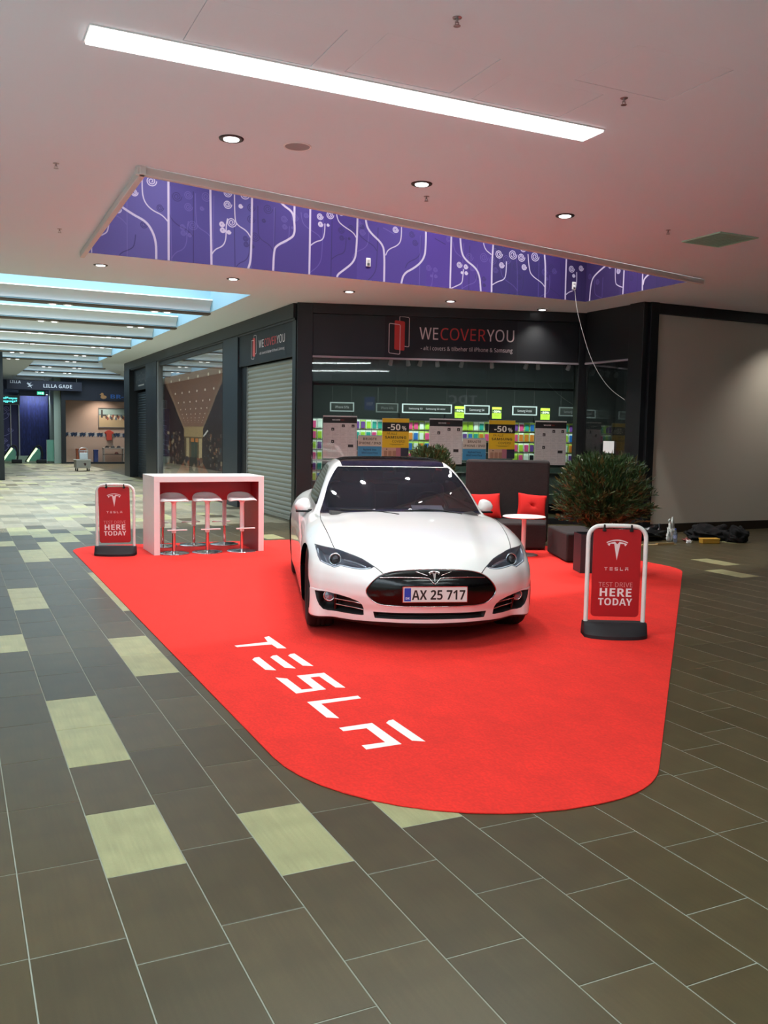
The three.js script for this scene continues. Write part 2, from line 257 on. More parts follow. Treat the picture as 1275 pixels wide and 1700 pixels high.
{
  const rect = (x0, x1, z0, z1) => [[x0, z0], [x1, z0], [x1, z1], [x0, z1]];
  const led = LED.z.map((z) => rect(LED.x0 - 0.001, LED.x1 + 0.001, z - LED.width / 2 - 0.001, z + LED.width / 2 + 0.001));
  const ceiling = struct('ceiling', flat(rect(-7.2, 17.2, -48.4, 8.6), CEIL, 0.12, [well, fillRooflight, ...bays, ...hatches.map((h) => rect(...h))]), M.ceiling);
  hatches.forEach(([x0, x1, z0, z1]) => { const g = 0.004; part('access_panel', rspan(x0 + g, x1 - g, CEIL + 0.001, CEIL + 0.02, z0 + g, z1 - g, 0.002), M.ceiling, ceiling); part('hatch_frame', span(x0 - 0.03, x1 + 0.03, CEIL + 0.021, CEIL + 0.04, z0 - 0.03, z1 + 0.03), std(0x4a4745, 0.9), ceiling); });
  // lip along the near and left edge of the light well
  const lip = (a, b, w, name) => { const dx = b[0] - a[0], dz = b[1] - a[1], l = Math.hypot(dx, dz), g = rbox(l, 0.075, w, 0.008); g.rotateY(-Math.atan2(dz, dx)); g.translate((a[0] + b[0]) / 2, CEIL - 0.036, (a[1] + b[1]) / 2); struct(name, g, M.trim); };
  lip([1.53, -8.33], [9.95, -10.02], 0.06, 'trim_1'); lip([1.585, -8.30], [1.62, -12.68], 0.06, 'trim_2');
  struct('trim_3', flat(grow(fillRooflight, 0.08), CEIL + 0.1, 1.3, [fillRooflight]), M.ceiling);  // shaft walls of the added rooflight
  // brown beams with paired lamps and the curved white baffles between the roof openings
  const brown = std(0x5b4a3a, 0.6), white = std(0xdfe3e2, 0.8), shaftPaint = std(0x8fb2c2, 0.85);
  bays.forEach((b, i) => {
    const zf = b[2][1], x0 = b[3][0], x1 = b[2][0];
    const shaft = flat(grow(b, 0.07), CEIL + 0.001, 1.3, [grow(b, -0.006)]);
    const pts = []; for (let k = 0; k <= 8; k++) { const a = k / 8; pts.push([zf + 0.2 * a * a + 0.02, CEIL + 0.02 + 0.19 * a]); } for (let k = 8; k >= 0; k--) { const a = k / 8; pts.push([zf + 0.2 * a * a - 0.0, CEIL + 0.04 + 0.19 * a]); }
    const vault = extrude(pts.map(([z, y]) => [z, y]), x1 - x0 - 0.02); vault.rotateY(-Math.PI / 2); vault.translate(x1 - 0.01, 0, 0);
    struct(`trim_${10 + i}`, shaft, shaftPaint); struct(`trim_${90 + i}`, vault, white);
    struct(`trim_${30 + i}`, rspan(x0, x1 + (i > 5 ? 0.1 : 0.02), CEIL - 0.035, CEIL, zf - 0.24, zf - 0.03, 0.008), brown);
  });
}

// ------------------------------------------------------------------ light well: printed purple walls
{
  const A = { V: [[[2.76, 5.13], [2.76, 4.01]], [[3.34, 5.1], [3.36, 3.99]], [[3.95, 5.05], [3.94, 4.33], [3.93, 4.1], [3.89, 3.99]], [[4.84, 5], [4.83, 3.97]], [[5.6, 4.96], [5.59, 4.46], [5.56, 4.26], [5.36, 4.1], [5.28, 4.04], [5.27, 3.96]], [[7.23, 4.86], [7.23, 3.95]], [[8.02, 4.83], [8, 4.45], [8.01, 3.97]], [[9.02, 4.76], [9.06, 4.55], [9.07, 3.96]], [[9.48, 4.75], [9.49, 3.96]]],
    S: [[[2.1, 4.67], [2.27, 4.57], [2.45, 4.5], [2.54, 4.38], [2.59, 4.23], [2.59, 4.01]], [[4.35, 5.02], [4.41, 4.95], [4.56, 4.88], [4.59, 4.75], [4.6, 4.55], [4.5, 4.47], [4.32, 4.37], [4.28, 4.29], [4.27, 3.98]], [[4.59, 5.01], [4.59, 4.75]], [[5.73, 4.95], [5.74, 4.82], [5.82, 4.71], [6, 4.59], [6.06, 4.47], [6.06, 3.96]], [[6.77, 4.88], [6.78, 4.56], [6.73, 4.39], [6.58, 4.26], [6.39, 4.16], [6.35, 3.97]], [[7.39, 4.86], [7.41, 4.6], [7.5, 4.47], [7.7, 4.37], [7.78, 4.23], [7.81, 3.95]]],
    T: [[[2.41, 5.13], [2.4, 4.92], [2.43, 4.75], [2.54, 4.65], [2.67, 4.61], [2.75, 4.53]], [[1.97, 4.46], [1.96, 4.32], [1.9, 4.26], [1.78, 4.21], [1.74, 4.14], [1.74, 4.01]], [[3.36, 4.14], [3.4, 4.22], [3.52, 4.27], [3.57, 4.37], [3.57, 4.57], [3.59, 4.66]], [[3.69, 5.05], [3.69, 4.68], [3.73, 4.59], [3.87, 4.53], [3.93, 4.44]], [[4.84, 4.42], [4.92, 4.49], [5.04, 4.52], [5.07, 4.64], [5.07, 4.76]], [[5.25, 4.98], [5.26, 4.84], [5.37, 4.76], [5.53, 4.69], [5.58, 4.62]], [[6.34, 4.91], [6.35, 4.7], [6.3, 4.58], [6.12, 4.5], [6.08, 4.41]], [[6.59, 4.91], [6.78, 4.84]], [[7.24, 4], [7.34, 4.05], [7.45, 4.1], [7.46, 4.21], [7.47, 4.32]], [[7.82, 4.83], [7.84, 4.69], [7.98, 4.61]], [[8.01, 4.12], [8.1, 4.18], [8.25, 4.23], [8.28, 4.33], [8.28, 4.52]], [[8.7, 4.68], [8.73, 4.42], [8.81, 4.33], [8.99, 4.25], [9.06, 4.18]], [[9.5, 4.09], [9.56, 4.14], [9.69, 4.18], [9.72, 4.31], [9.71, 4.48]]],
    O: [[2.53, 5.04, 0.07], [2.3, 4.86, 0.05], [2.08, 4.61, 0.05], [3.65, 4.62, 0.07], [3.51, 4.58, 0.04], [3.52, 4.5, 0.04], [3.61, 4.48, 0.03], [3.59, 5.02, 0.06], [3.59, 4.86, 0.06], [3.84, 5.03, 0.07], [3.78, 4.86, 0.03], [4.99, 4.86, 0.05], [5, 4.75, 0.04], [5.15, 4.9, 0.06], [5.12, 4.75, 0.02], [5.33, 4.95, 0.04], [6.24, 4.81, 0.05], [6.18, 4.93, 0.05], [7.39, 4.39, 0.05], [7.51, 4.37, 0.04], [7.44, 4.27, 0.02], [7.52, 4.27, 0.03], [7.74, 4.87, 0.05], [8.13, 4.63, 0.07], [8.4, 4.65, 0.08], [8.19, 4.46, 0.05], [8.6, 4.77, 0.06], [8.57, 4.62, 0.07], [8.84, 4.66, 0.08], [8.63, 4.47, 0.05], [9.6, 4.53, 0.06], [9.8, 4.56, 0.05], [9.65, 4.42, 0.03]] };
  const B = { V: [[[1.7, 4.45], [1.71, 3.97]], [[1.26, 4.34], [1.25, 3.98]], [[0.2, 4.05], [0.19, 4]]], S: [[[2.09, 4.56], [2.43, 4.44], [2.54, 4.31], [2.56, 3.98]], [[1.01, 4.27], [1.21, 4.21], [1.24, 4.1]]], T: [[[1.92, 4.51], [1.92, 4.22], [1.84, 4.16], [1.73, 4.12]]], O: [[2.05, 4.52, 0.05], [1.84, 4.4, 0.05]] };
  const wallpaper = (data, x0, width, cw, flip, panels) => print(cw, 512, (g, w, h) => {
    const k = h / 2.1, X = (x) => (flip ? width - (x - x0) : x - x0) * w / width, Y = (y) => h - (y - 3.95) * k;
    g.fillStyle = '#5a4a9c'; g.fillRect(0, 0, w, h);
    for (const [a, b, c] of panels) { g.fillStyle = c; g.fillRect(Math.min(X(a), X(b)), 0, Math.abs(X(b) - X(a)), h); }
    const line = (p, lw, style) => { g.strokeStyle = style; g.lineWidth = lw * k; g.lineCap = 'round'; g.lineJoin = 'round'; g.beginPath(); g.moveTo(X(p[0][0]), Y(p[0][1])); for (let i = 1; i < p.length - 1; i++) { const m = [(p[i][0] + p[i + 1][0]) / 2, (p[i][1] + p[i + 1][1]) / 2]; g.quadraticCurveTo(X(p[i][0]), Y(p[i][1]), X(m[0]), Y(m[1])); } const e = p[p.length - 1]; g.lineTo(X(e[0]), Y(e[1])); g.stroke(); };
    const spiral = ([x, y, r], style, lw) => { g.strokeStyle = style; g.lineWidth = lw * k; g.beginPath(); for (let i = 0; i <= 60; i++) { const a = i / 60 * Math.PI * 4.4, q = r * (0.18 + 0.82 * (1 - i / 60)) * k; g[i ? 'lineTo' : 'moveTo'](X(x) + q * Math.cos(a), Y(y) + q * Math.sin(a)); } g.stroke(); };
    // the same plants again, faint, as the print has them
    const ghost = (dx, dy, style) => { g.save(); g.translate(dx * k, dy * k); for (const p of data.T) line(p, 0.012, style); for (const o of data.O) spiral(o, style, 0.01); for (const p of data.V) line(p, 0.012, style); g.restore(); };
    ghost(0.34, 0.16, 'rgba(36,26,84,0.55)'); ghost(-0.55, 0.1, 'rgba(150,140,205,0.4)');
    const ink = '#e9e4ef';
    for (const p of data.V) line(p[0][1] > 4.4 ? [[p[0][0], 6.05], ...p] : p, 0.03, ink);
    for (const p of data.S) line(p, 0.031, ink);
    for (const p of data.T) line(p, 0.017, ink);
    for (const o of data.O) spiral(o, ink, 0.014);
  });
  const panelsA = [[1.5, 2.76, '#6a64a8'], [2.76, 3.34, '#544b96'], [3.34, 3.95, '#5d57a0'], [3.95, 4.84, '#4f3f90'], [4.84, 5.6, '#4d3790'], [5.6, 6.8, '#55409a'], [6.8, 7.23, '#573b9c'], [7.23, 8.02, '#513694'], [8.02, 9.06, '#33206f'], [9.06, 9.48, '#3a2170'], [9.48, 10, '#321b5c']];  // panel tones, with the light fading from left to right coloured in
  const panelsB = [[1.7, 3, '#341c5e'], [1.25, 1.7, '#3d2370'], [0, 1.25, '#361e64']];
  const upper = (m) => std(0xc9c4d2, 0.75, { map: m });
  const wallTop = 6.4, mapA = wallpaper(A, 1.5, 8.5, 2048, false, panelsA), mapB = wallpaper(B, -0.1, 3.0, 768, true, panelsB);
  const printed = (g, uOf, vOf) => { const p = g.attributes.position, uv = g.attributes.uv; for (let i = 0; i < p.count; i++) uv.setXY(i, uOf(p.getX(i), p.getZ(i)), vOf(p.getY(i))); return g; };
  const vY = (y) => Math.min(1.2, (y - 3.95) / 2.1);
  mapA.wrapT = mapB.wrapT = THREE.ClampToEdgeWrapping;
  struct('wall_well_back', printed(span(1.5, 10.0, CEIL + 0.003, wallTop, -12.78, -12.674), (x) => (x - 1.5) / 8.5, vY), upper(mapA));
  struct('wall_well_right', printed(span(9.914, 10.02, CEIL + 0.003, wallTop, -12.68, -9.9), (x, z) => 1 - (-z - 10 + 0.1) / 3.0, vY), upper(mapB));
  // plain sides towards the viewer
  const plain = std(0x574a94, 0.75);
  const side = (a, b, name) => { const dx = b[0] - a[0], dz = b[1] - a[1], l = Math.hypot(dx, dz), g = box(l, wallTop - CEIL - 0.12, 0.1); g.rotateY(-Math.atan2(dz, dx)); g.translate((a[0] + b[0]) / 2, (wallTop + CEIL + 0.12) / 2, (a[1] + b[1]) / 2); struct(name, g, plain); };
  side([1.5, -8.24], [9.98, -9.94], 'wall_well_front'); side([1.5, -8.3], [1.55, -12.7], 'wall_well_left');
  struct('ceiling_well', span(1.4, 10.1, wallTop, wallTop + 0.1, -12.8, -8.1), std(0x8d88a0, 0.9));
  for (const [x, z, n] of [[2.7, -9.6, 1], [4.7, -9.95, 2], [6.7, -10.35, 3], [8.7, -10.75, 4], [2.7, -11.6, 5], [4.7, -11.7, 6], [6.7, -11.8, 7], [8.7, -11.9, 8]]) {
    const t = thing('well_downlight', `lamp high up in the light well over the car, ${n < 5 ? 'front' : 'rear'} row, ${NTH[(n - 1) % 4]} from the left`, 'downlight', [x, wallTop, z], 0, 'lamps high in the light well');
    part('trim_ring', lathe([[0.044, -0.004], [0.06, -0.012], [0.075, -0.01], [0.08, 0]], 36), M.white, t); part('lamp', cyl(0.045, 0.045, 0.01, 0, -0.008, 0, 28), M.lampWhite, t);
    const l = new THREE.SpotLight(new THREE.Color(1, 0.99, 0.97), SPOT.wellCandela, 0, 1.0, 0.6, 2); l.position.set(0, -0.035, 0); l.castShadow = true; l.shadow.radius = 4; t.add(l); t.add(l.target); l.target.position.set(0, -6, 0);
  }
  for (const [x, y, n] of [[5.785, 4.27, 'small white socket on the middle of the purple well wall'], [9.66, 4.25, 'white socket at the right end of the purple wall with a cable plugged in']]) {
    const s = thing('wall_socket', n, 'socket', [x, y, -12.68]); part('socket_plate', rbox(0.075, 0.13, 0.02, 0.006, 0, 0, 0.01), M.white, s); part('socket_insert', rbox(0.04, 0.04, 0.008, 0.003, 0, 0.02, 0.022), std(0xb8b4b0, 0.5), s); part('socket_insert', rbox(0.04, 0.035, 0.008, 0.003, 0, -0.03, 0.022), std(0x555555, 0.5), s);
  }
}

// ------------------------------------------------------------------ outer walls
const wallPaint = std(0xcfccc6, 0.85), wallGrey = std(0x77757a, 0.8);
struct('wall_left', span(-7.2, -7.0, 0, CEIL, -30.6, 8.6), wallPaint);
struct('wall_right', span(17.0, 17.2, 0, CEIL, -12.4, 8.6), wallGrey);
struct('wall_back', span(-7.2, 17.2, 0, CEIL, 8.4, 8.6), std(0x1c1e24, 0.6));
struct('wall_far_left', [span(-7.2, 1.5, 0, CEIL, -30.75, -30.6), span(1.3, 1.5, 0, CEIL, -48.4, -30.7)], std(0x15191c, 0.5));
struct('wall_end', span(1.3, 17.2, 0, CEIL, -48.4, -48.2), std(0x56607a, 0.8));
struct('wall_far_right', span(12.0, 12.2, 0, CEIL, -48.3, -33.2), wallGrey);

// ------------------------------------------------------------------ small things on the ceiling
{
  const names = ['first ceiling downlight left of the pair over the car, nearest the long strip', 'ceiling downlight above the middle of the light well front edge', 'ceiling downlight right of the car, nearest the green grille', 'ceiling downlight under the left end of the purple wall', 'ceiling downlight second from left below the purple wall', 'ceiling downlight third from left below the purple wall', 'ceiling downlight over the red and white shop sign', 'ceiling downlight over the right end of the shop sign'];
  const spots = [[2.066, -7.19], [4.0, -7.59], [5.886, -7.915], [1.976, -13.51], [3.953, -13.64], [5.974, -13.82], [7.916, -13.85], [9.86, -13.85]];
  const reflector = std(0x8a8a8a, 0.25, { metalness: 1 });
  const ringGeo = lathe([[0.055, -0.004], [0.078, -0.01], [0.096, -0.008], [0.1, 0.0], [0.1, 0.004]], 40), coneGeo = lathe([[0.062, -0.0095], [0.07, -0.0098], [0.08, -0.0101]], 36), lampGeo = cyl(0.062, 0.062, 0.008, 0, -0.008, 0, 32);
  const down = (x, z, label, cd, group, cone = 0.95, s = 1) => {
    const t = thing('ceiling_downlight', label, 'downlight', [x, CEIL, z], 0, group);
    for (const m of [part('trim_ring', ringGeo, std(0x3a3838, 0.35, { metalness: 0.6 }), t), part('lamp', lampGeo, M.lampWhite, t)]) m.scale.set(s, 1, s);
    const l = new THREE.SpotLight(new THREE.Color(1, 0.97, 0.92), cd, 0, cone, 0.7, 2); l.position.set(0, -0.03, 0); l.castShadow = true; l.shadow.radius = 3; t.add(l); t.add(l.target); l.target.position.set(0, -4, 0);
    return t;
  };
  names.forEach((n, i) => down(...spots[i], n, SPOT.candela));
  down(13.9, -11.4, 'ceiling downlight in front of the pale wall panel, out of the frame', SPOT.candela * 1.1);
  // pairs of lamps on the beams between the roof openings
  bays.slice(0, 8).forEach((b, i) => {
    const z = b[2][1] - 0.14;
    (i < 6 ? [1.75, 2.02, 3.62, 3.86] : [3.2, 3.42, 4.3, 4.5]).forEach((x, n) => {
      const t = thing('beam_downlight', `${n % 2 ? 'right' : 'left'} lamp of the ${n < 2 ? 'left' : 'right'} pair under the ${NTH[i]} brown corridor beam`, 'downlight', [x + (i % 2 ? 0.05 : 0), CEIL - 0.037, z], 0, 'lamps under the corridor beams');
      part('trim_ring', ringGeo, M.white, t).scale.setScalar(0.9); part('lamp', lampGeo, M.lampWhite, t).scale.setScalar(0.9);
      if (x === 2.02 || x === 3.86 || x === 3.42) { const l = new THREE.SpotLight(new THREE.Color(1, 0.97, 0.92), SPOT.candela * 0.7, 0, 0.9, 0.7, 2); l.position.set(0, -0.03, 0); l.castShadow = true; l.shadow.radius = 3; t.add(l); t.add(l.target); l.target.position.set(0, -4, 0); }
    });
  });
  const grille = std(0x9fa39c, 0.7);
  const sp = thing('ceiling_speaker', 'flat round grey loudspeaker grille in the ceiling beside the first downlight', 'speaker', [2.6, CEIL, -7.12]);
  part('speaker_rim', lathe([[0.1, -0.002], [0.106, -0.008], [0.114, -0.006], [0.116, 0.002]], 40), M.white, sp); part('speaker_mesh', lathe([[0, -0.006], [0.06, -0.006], [0.102, -0.003]], 40), std(0xa09a98, 0.9), sp);
  // sprinkler heads
  [[0.887, -8.6, 'sprinkler head in the ceiling left of the light well, farther from the well wall'], [1.2, -11.35, 'sprinkler head in the ceiling left of the light well, nearer the corridor'], [4.25, -7.96, 'sprinkler head behind the middle downlight'], [4.214, -5.045, 'sprinkler head right of the long light strip'], [7.28, -7.88, 'sprinkler head left of the green grille'], [2.6, -4.55, 'sprinkler head between the ceiling hatches']].forEach(([x, z, label]) => {
    const t = thing('sprinkler', label, 'sprinkler', [x, CEIL, z]); t.scale.setScalar(0.75);
    part('sprinkler_rose', lathe([[0.012, -0.006], [0.034, -0.004], [0.036, 0]], 20), M.steel, t);
    part('sprinkler_body', [cyl(0.008, 0.01, 0.03, 0, -0.02, 0, 10), box(0.004, 0.03, 0.006, 0.014, -0.045, 0), box(0.004, 0.03, 0.006, -0.014, -0.045, 0), box(0.034, 0.004, 0.006, 0, -0.032, 0)], M.steel, t);
    part('sprinkler_plate', lathe([[0, -0.062], [0.026, -0.062], [0.028, -0.058], [0, -0.058]], 16), M.steel, t);
  });
  // extract grille
  const v = thing('ceiling_grille', 'square grey green extract grille flush in the ceiling at the right', 'vent', [8.12, CEIL, -7.94]);
  part('grille_frame', extrude(roundRect(0.6, 0.6, 0.006), 0.014, 0.003, [roundRect(0.55, 0.55, 0.004)]).rotateX(Math.PI / 2), std(0xa6d6be, 0.6), v);
  part('grille_backing', box(0.55, 0.004, 0.55, 0, -0.003, 0), std(0x9cccb2, 0.9), v);
  for (let i = 0; i < 14; i++) { const g = rbox(0.55, 0.004, 0.026, 0.0015); g.rotateX(0.15); g.translate(0, -0.008, -0.255 + i * 0.0392); part('grille_blade', g, std(0xaadac2, 0.6), v); }
}
// ------------------------------------------------------------------ the dark corner shop: posts, headers, glass, shutter, signs
const P0 = [5.70, -15.45], FD = [0.9523, 0.3051], FTURN = -17.765 * D2R;       // left end and direction of the slanted shop front
const front = (s, y, off = 0) => [P0[0] + FD[0] * s + FD[1] * off, y, P0[1] + FD[1] * s - FD[0] * off];   // off: metres behind the front
const onFront = (g, s, y, off = 0) => { g.rotateY(FTURN); g.translate(...front(s, y, off)); return g; };
{
  const f = (s0, s1, y0, y1, o0, o1, r = 0.006) => onFront(rspan(s0, s1, y0, y1, -o1, -o0, r), 0, 0);
  struct('trim_50', f(-0.03, 0.25, 0, CEIL, -0.02, 0.3), M.frame);
  struct('trim_51', f(5.27, 5.47, 0, CEIL, -0.03, 0.2), M.frame);
  struct('trim_52', [f(0.25, 5.27, 3.82, CEIL, -0.035, 0.25), f(0.25, 5.27, 3.07, 3.82, 0.02, 0.25)], M.frame);
  struct('trim_53', f(0.25, 5.27, 3.03, 3.066, -0.03, 0.03, 0.004), std(0x9a9298, 0.4));
  struct('trim_54', f(0.25, 5.27, 0, 0.12, -0.01, 0.2), M.frame);
  struct('window_1', f(0.25, 5.27, 0.12, 3.03, 0.048, 0.056, 0.001), M.pane);
  // return wall to the right of the front
  struct('trim_55', [rspan(10.78, 11.0, 3.07, CEIL, -13.72, -12.4), rspan(10.76, 10.96, 0, 0.12, -13.72, -12.4)], M.frame);
  struct('trim_56', rspan(10.77, 10.81, 3.03, 3.066, -13.72, -12.45, 0.004), std(0x9a9298, 0.4));
  struct('window_2', rspan(10.82, 10.828, 0.12, 3.03, -13.72, -12.45, 0.001), M.pane);
  struct('trim_57', [rspan(10.72, 10.84, 0, CEIL, -12.46, -12.1), rspan(10.84, 11.02, 0, CEIL, -12.4, -12.05)], M.frame);
  // pale wall panel, skirting and black beam at the right
  struct('wall_panel_right', rspan(11.02, 17.1, 0.1, 3.82, -12.4, -12.15), std(0xcabfae, 0.75));
  struct('baseboard_right', rspan(11.02, 17.1, 0, 0.16, -12.4, -12.13), std(0x2a2016, 0.5));
  struct('trim_58', rspan(11.02, 17.1, 3.82, CEIL, -12.4, -12.08), M.frame);
  // inside of the shop
  const inner = std(0x0b0d10, 0.8);
  struct('wall_shop_back', f(-0.1, 8.0, 0, 3.45, 2.5, 2.6), inner);
  struct('wall_shop_left', [span(5.95, 6.05, 0, 3.45, -18.9, -15.6)], inner);
  struct('wall_shop_right', span(13.2, 13.3, 0, 3.45, -16.0, -12.2), inner);
  struct('ceiling_shop', onFront(span(-0.1, 8.0, 3.4, 3.45, -2.6, -0.28), 0, 0), std(0x0e1013, 0.9));
}
// ------------------------------------------------------------------ left face of the shop row, x = 5.68
const XW = 5.68;
{
  const w = (z0, z1, y0, y1, x0, x1, r = 0.006) => rspan(x0, x1, y0, y1, z0, z1, r);
  struct('trim_60', w(-33.2, -15.56, 3.74, CEIL, XW - 0.05, XW + 0.4), std(0x22262a, 0.45));
  struct('trim_61', w(-33.2, -15.56, 3.70, 3.76, XW - 0.02, XW + 0.3), M.frame);
  struct('trim_62', [w(-15.74, -15.56, 0, 3.74, XW, XW + 0.25)], M.frame);
  struct('trim_63', w(-19.14, -18.8, 0, 3.72, XW + 0.06, XW + 0.3), M.frame);
  struct('trim_64', w(-20.3, -19.14, 0, 3.72, XW - 0.03, XW + 0.3), M.frameGrey);
  struct('trim_65', w(-20.46, -20.3, 0, 3.72, XW, XW + 0.3), M.black);
  struct('trim_66', [w(-27.5, -20.46, 3.58, 3.72, XW + 0.02, XW + 0.3), w(-27.5, -20.46, 0, 0.1, XW + 0.02, XW + 0.3)], M.frame);
  struct('trim_67', w(-27.68, -27.5, 0, 3.72, XW - 0.02, XW + 0.2), std(0x6b6a68, 0.4));
  struct('trim_68', w(-29.35, -27.68, 0, 3.74, XW - 0.04, XW + 0.4), M.frame);
  struct('trim_69', w(-33.2, -32.15, 0, 3.74, XW - 0.06, XW + 0.5), M.frame);
  struct('window_3', w(-27.5, -20.46, 0.1, 3.58, XW + 0.05, XW + 0.056, 0.001), M.pane);
  struct('wall_row_back', span(XW + 0.5, XW + 0.6, 0, CEIL, -33.2, -18.9), M.black);
  // roller shutters, slat by slat
  const shutter = (z0, z1, y1, x, label, mat, n, guideMat) => {
    const t = thing('roller_shutter', label, 'shutter', [x, 0, (z0 + z1) / 2]), L = Math.abs(z1 - z0), h = (y1 - 0.08) / n, pts = [];
    for (let k = 0; k <= 6; k++) { const a = k / 6; pts.push([-0.014 * Math.sin(Math.PI * a) - 0.002, h * 0.93 * a]); } for (let k = 6; k >= 0; k--) { const a = k / 6; pts.push([-0.014 * Math.sin(Math.PI * a) + 0.003, h * 0.93 * a]); }
    const g = extrude(pts, L - 0.08); g.translate(0, 0, -(L - 0.08) / 2);
    const hinge = box(0.006, h * 0.16, L - 0.09, 0.006, -h * 0.035, 0), slat = merge([g, hinge]);
    for (let i = 0; i < n; i++) part(i ? `slat_${String(i).padStart(3, '0')}` : 'slat', slat, mat, t).position.y = 0.08 + h * i;
    part('bottom_bar', rbox(0.04, 0.075, L - 0.08, 0.006, 0, 0.04, 0), mat, t);
    for (const s of [-1, 1]) part('guide_rail', rbox(0.07, y1, 0.05, 0.006, 0.01, y1 / 2, s * (L / 2 - 0.02)), guideMat, t);
    return t;
  };
  shutter(-18.8, -15.74, 3.05, XW + 0.1, 'grey slatted roller shutter closed under the narrow shop sign', std(0x8b8a7e, 0.42, { metalness: 0.35 }), 34, std(0x6f6f6a, 0.5));
  shutter(-32.15, -29.4, 2.95, XW + 0.25, 'dark roller shutter in the narrow bay at the end of the shop row', std(0x2c3338, 0.4, { metalness: 0.3 }), 34, M.frame);
}
// ------------------------------------------------------------------ shop signs
function shopMark(g, w, h, pale) {                                 // phone-cover emblem and lettering, laid out on a w by h board
  const u = h;
  const cover = (x, y, ww, hh, rot, fill) => { g.save(); g.translate(x, y); g.transform(1, rot, 0, 1, 0, 0); g.beginPath(); g.roundRect(-ww / 2, -hh / 2, ww, hh, u * 0.03); if (fill) { g.fillStyle = fill; g.fill(); } else { g.lineWidth = u * 0.016; g.strokeStyle = pale; g.stroke(); } g.restore(); };
  return cover;
}
{
  const pale = '#d8c6c4', red = '#c0312c';
  const board = print(1024, 340, (g, w, h) => {
    g.fillStyle = '#0b0a0d'; g.fillRect(0, 0, w, h);
    const cover = shopMark(g, w, h, pale);
    cover(148, 130, 74, 218, 0.12, null); cover(112, 160, 78, 218, 0.1, red); cover(74, 186, 84, 220, 0.1, null);
    fitText(g, 'WE', 263, 140, 118, 124, '', 'left'); g.textAlign = 'left';
    const word = (s, x, wd, c) => { g.fillStyle = c; fitText(g, s, x, 140, 124, wd, '', 'left'); };
    g.fillStyle = '#0b0a0d'; g.fillRect(200, 60, 800, 180); word('WE', 262, 152, pale); word('COVER', 418, 360, red); word('YOU', 784, 226, pale);
    g.fillStyle = pale; fitText(g, '- alt i covers & tilbehør til iPhone & Samsung', 274, 248, 42, 716, '', 'left');
  });
  const sign = (label, pos, turn, w, h, x0, pw) => {
    const t = thing('shop_sign', label, 'shop sign', pos, turn);
    part('sign_board', rbox(w, h, 0.03, 0.005, 0, 0, -0.016), std(0x0b0b0e, 0.5), t);
    part('sign_lettering', face(pw, pw * 340 / 1024, 0.001).translate(x0, 0, 0), phys(0xffffff, 0.5, { map: board }), t);
    return t;
  };
  sign('wide black shop sign with red and white lettering over the shop window', front(2.76, 3.45, 0.02), FTURN, 5.0, 0.74, 0.06, 2.5);
  const t = sign('narrow black shop sign with red and white lettering above the roller shutter', [XW - 0.0, 3.385, -17.35], -Math.PI / 2, 3.56, 0.66, 0.15, 2.2);
  t.children[1].scale.y = 0.8;
  const far = thing('shop_sign', 'dim grey shop sign with pale lettering at the far end of the shop row', 'shop sign', [XW + 0.1, 3.35, -30.8], -Math.PI / 2);
  part('sign_board', rbox(2.7, 0.7, 0.03, 0.005, 0, 0, -0.016), std(0x1a1d20, 0.5), far);
  part('sign_lettering', face(2.3, 0.6, 0.001), std(0xffffff, 0.5, { map: print(256, 64, (g, w, h) => { g.fillStyle = '#1d2022'; g.fillRect(0, 0, w, h); g.strokeStyle = '#6b645c'; g.lineWidth = 3; for (let i = 0; i < 7; i++) { g.beginPath(); g.ellipse(36 + i * 29, 26, 8, i % 3 ? 9 : 17, 0.3, 0, 5.2); g.stroke(); } g.fillStyle = '#9a948c'; g.fillRect(70, 51, 110, 5); }) }), far);
}
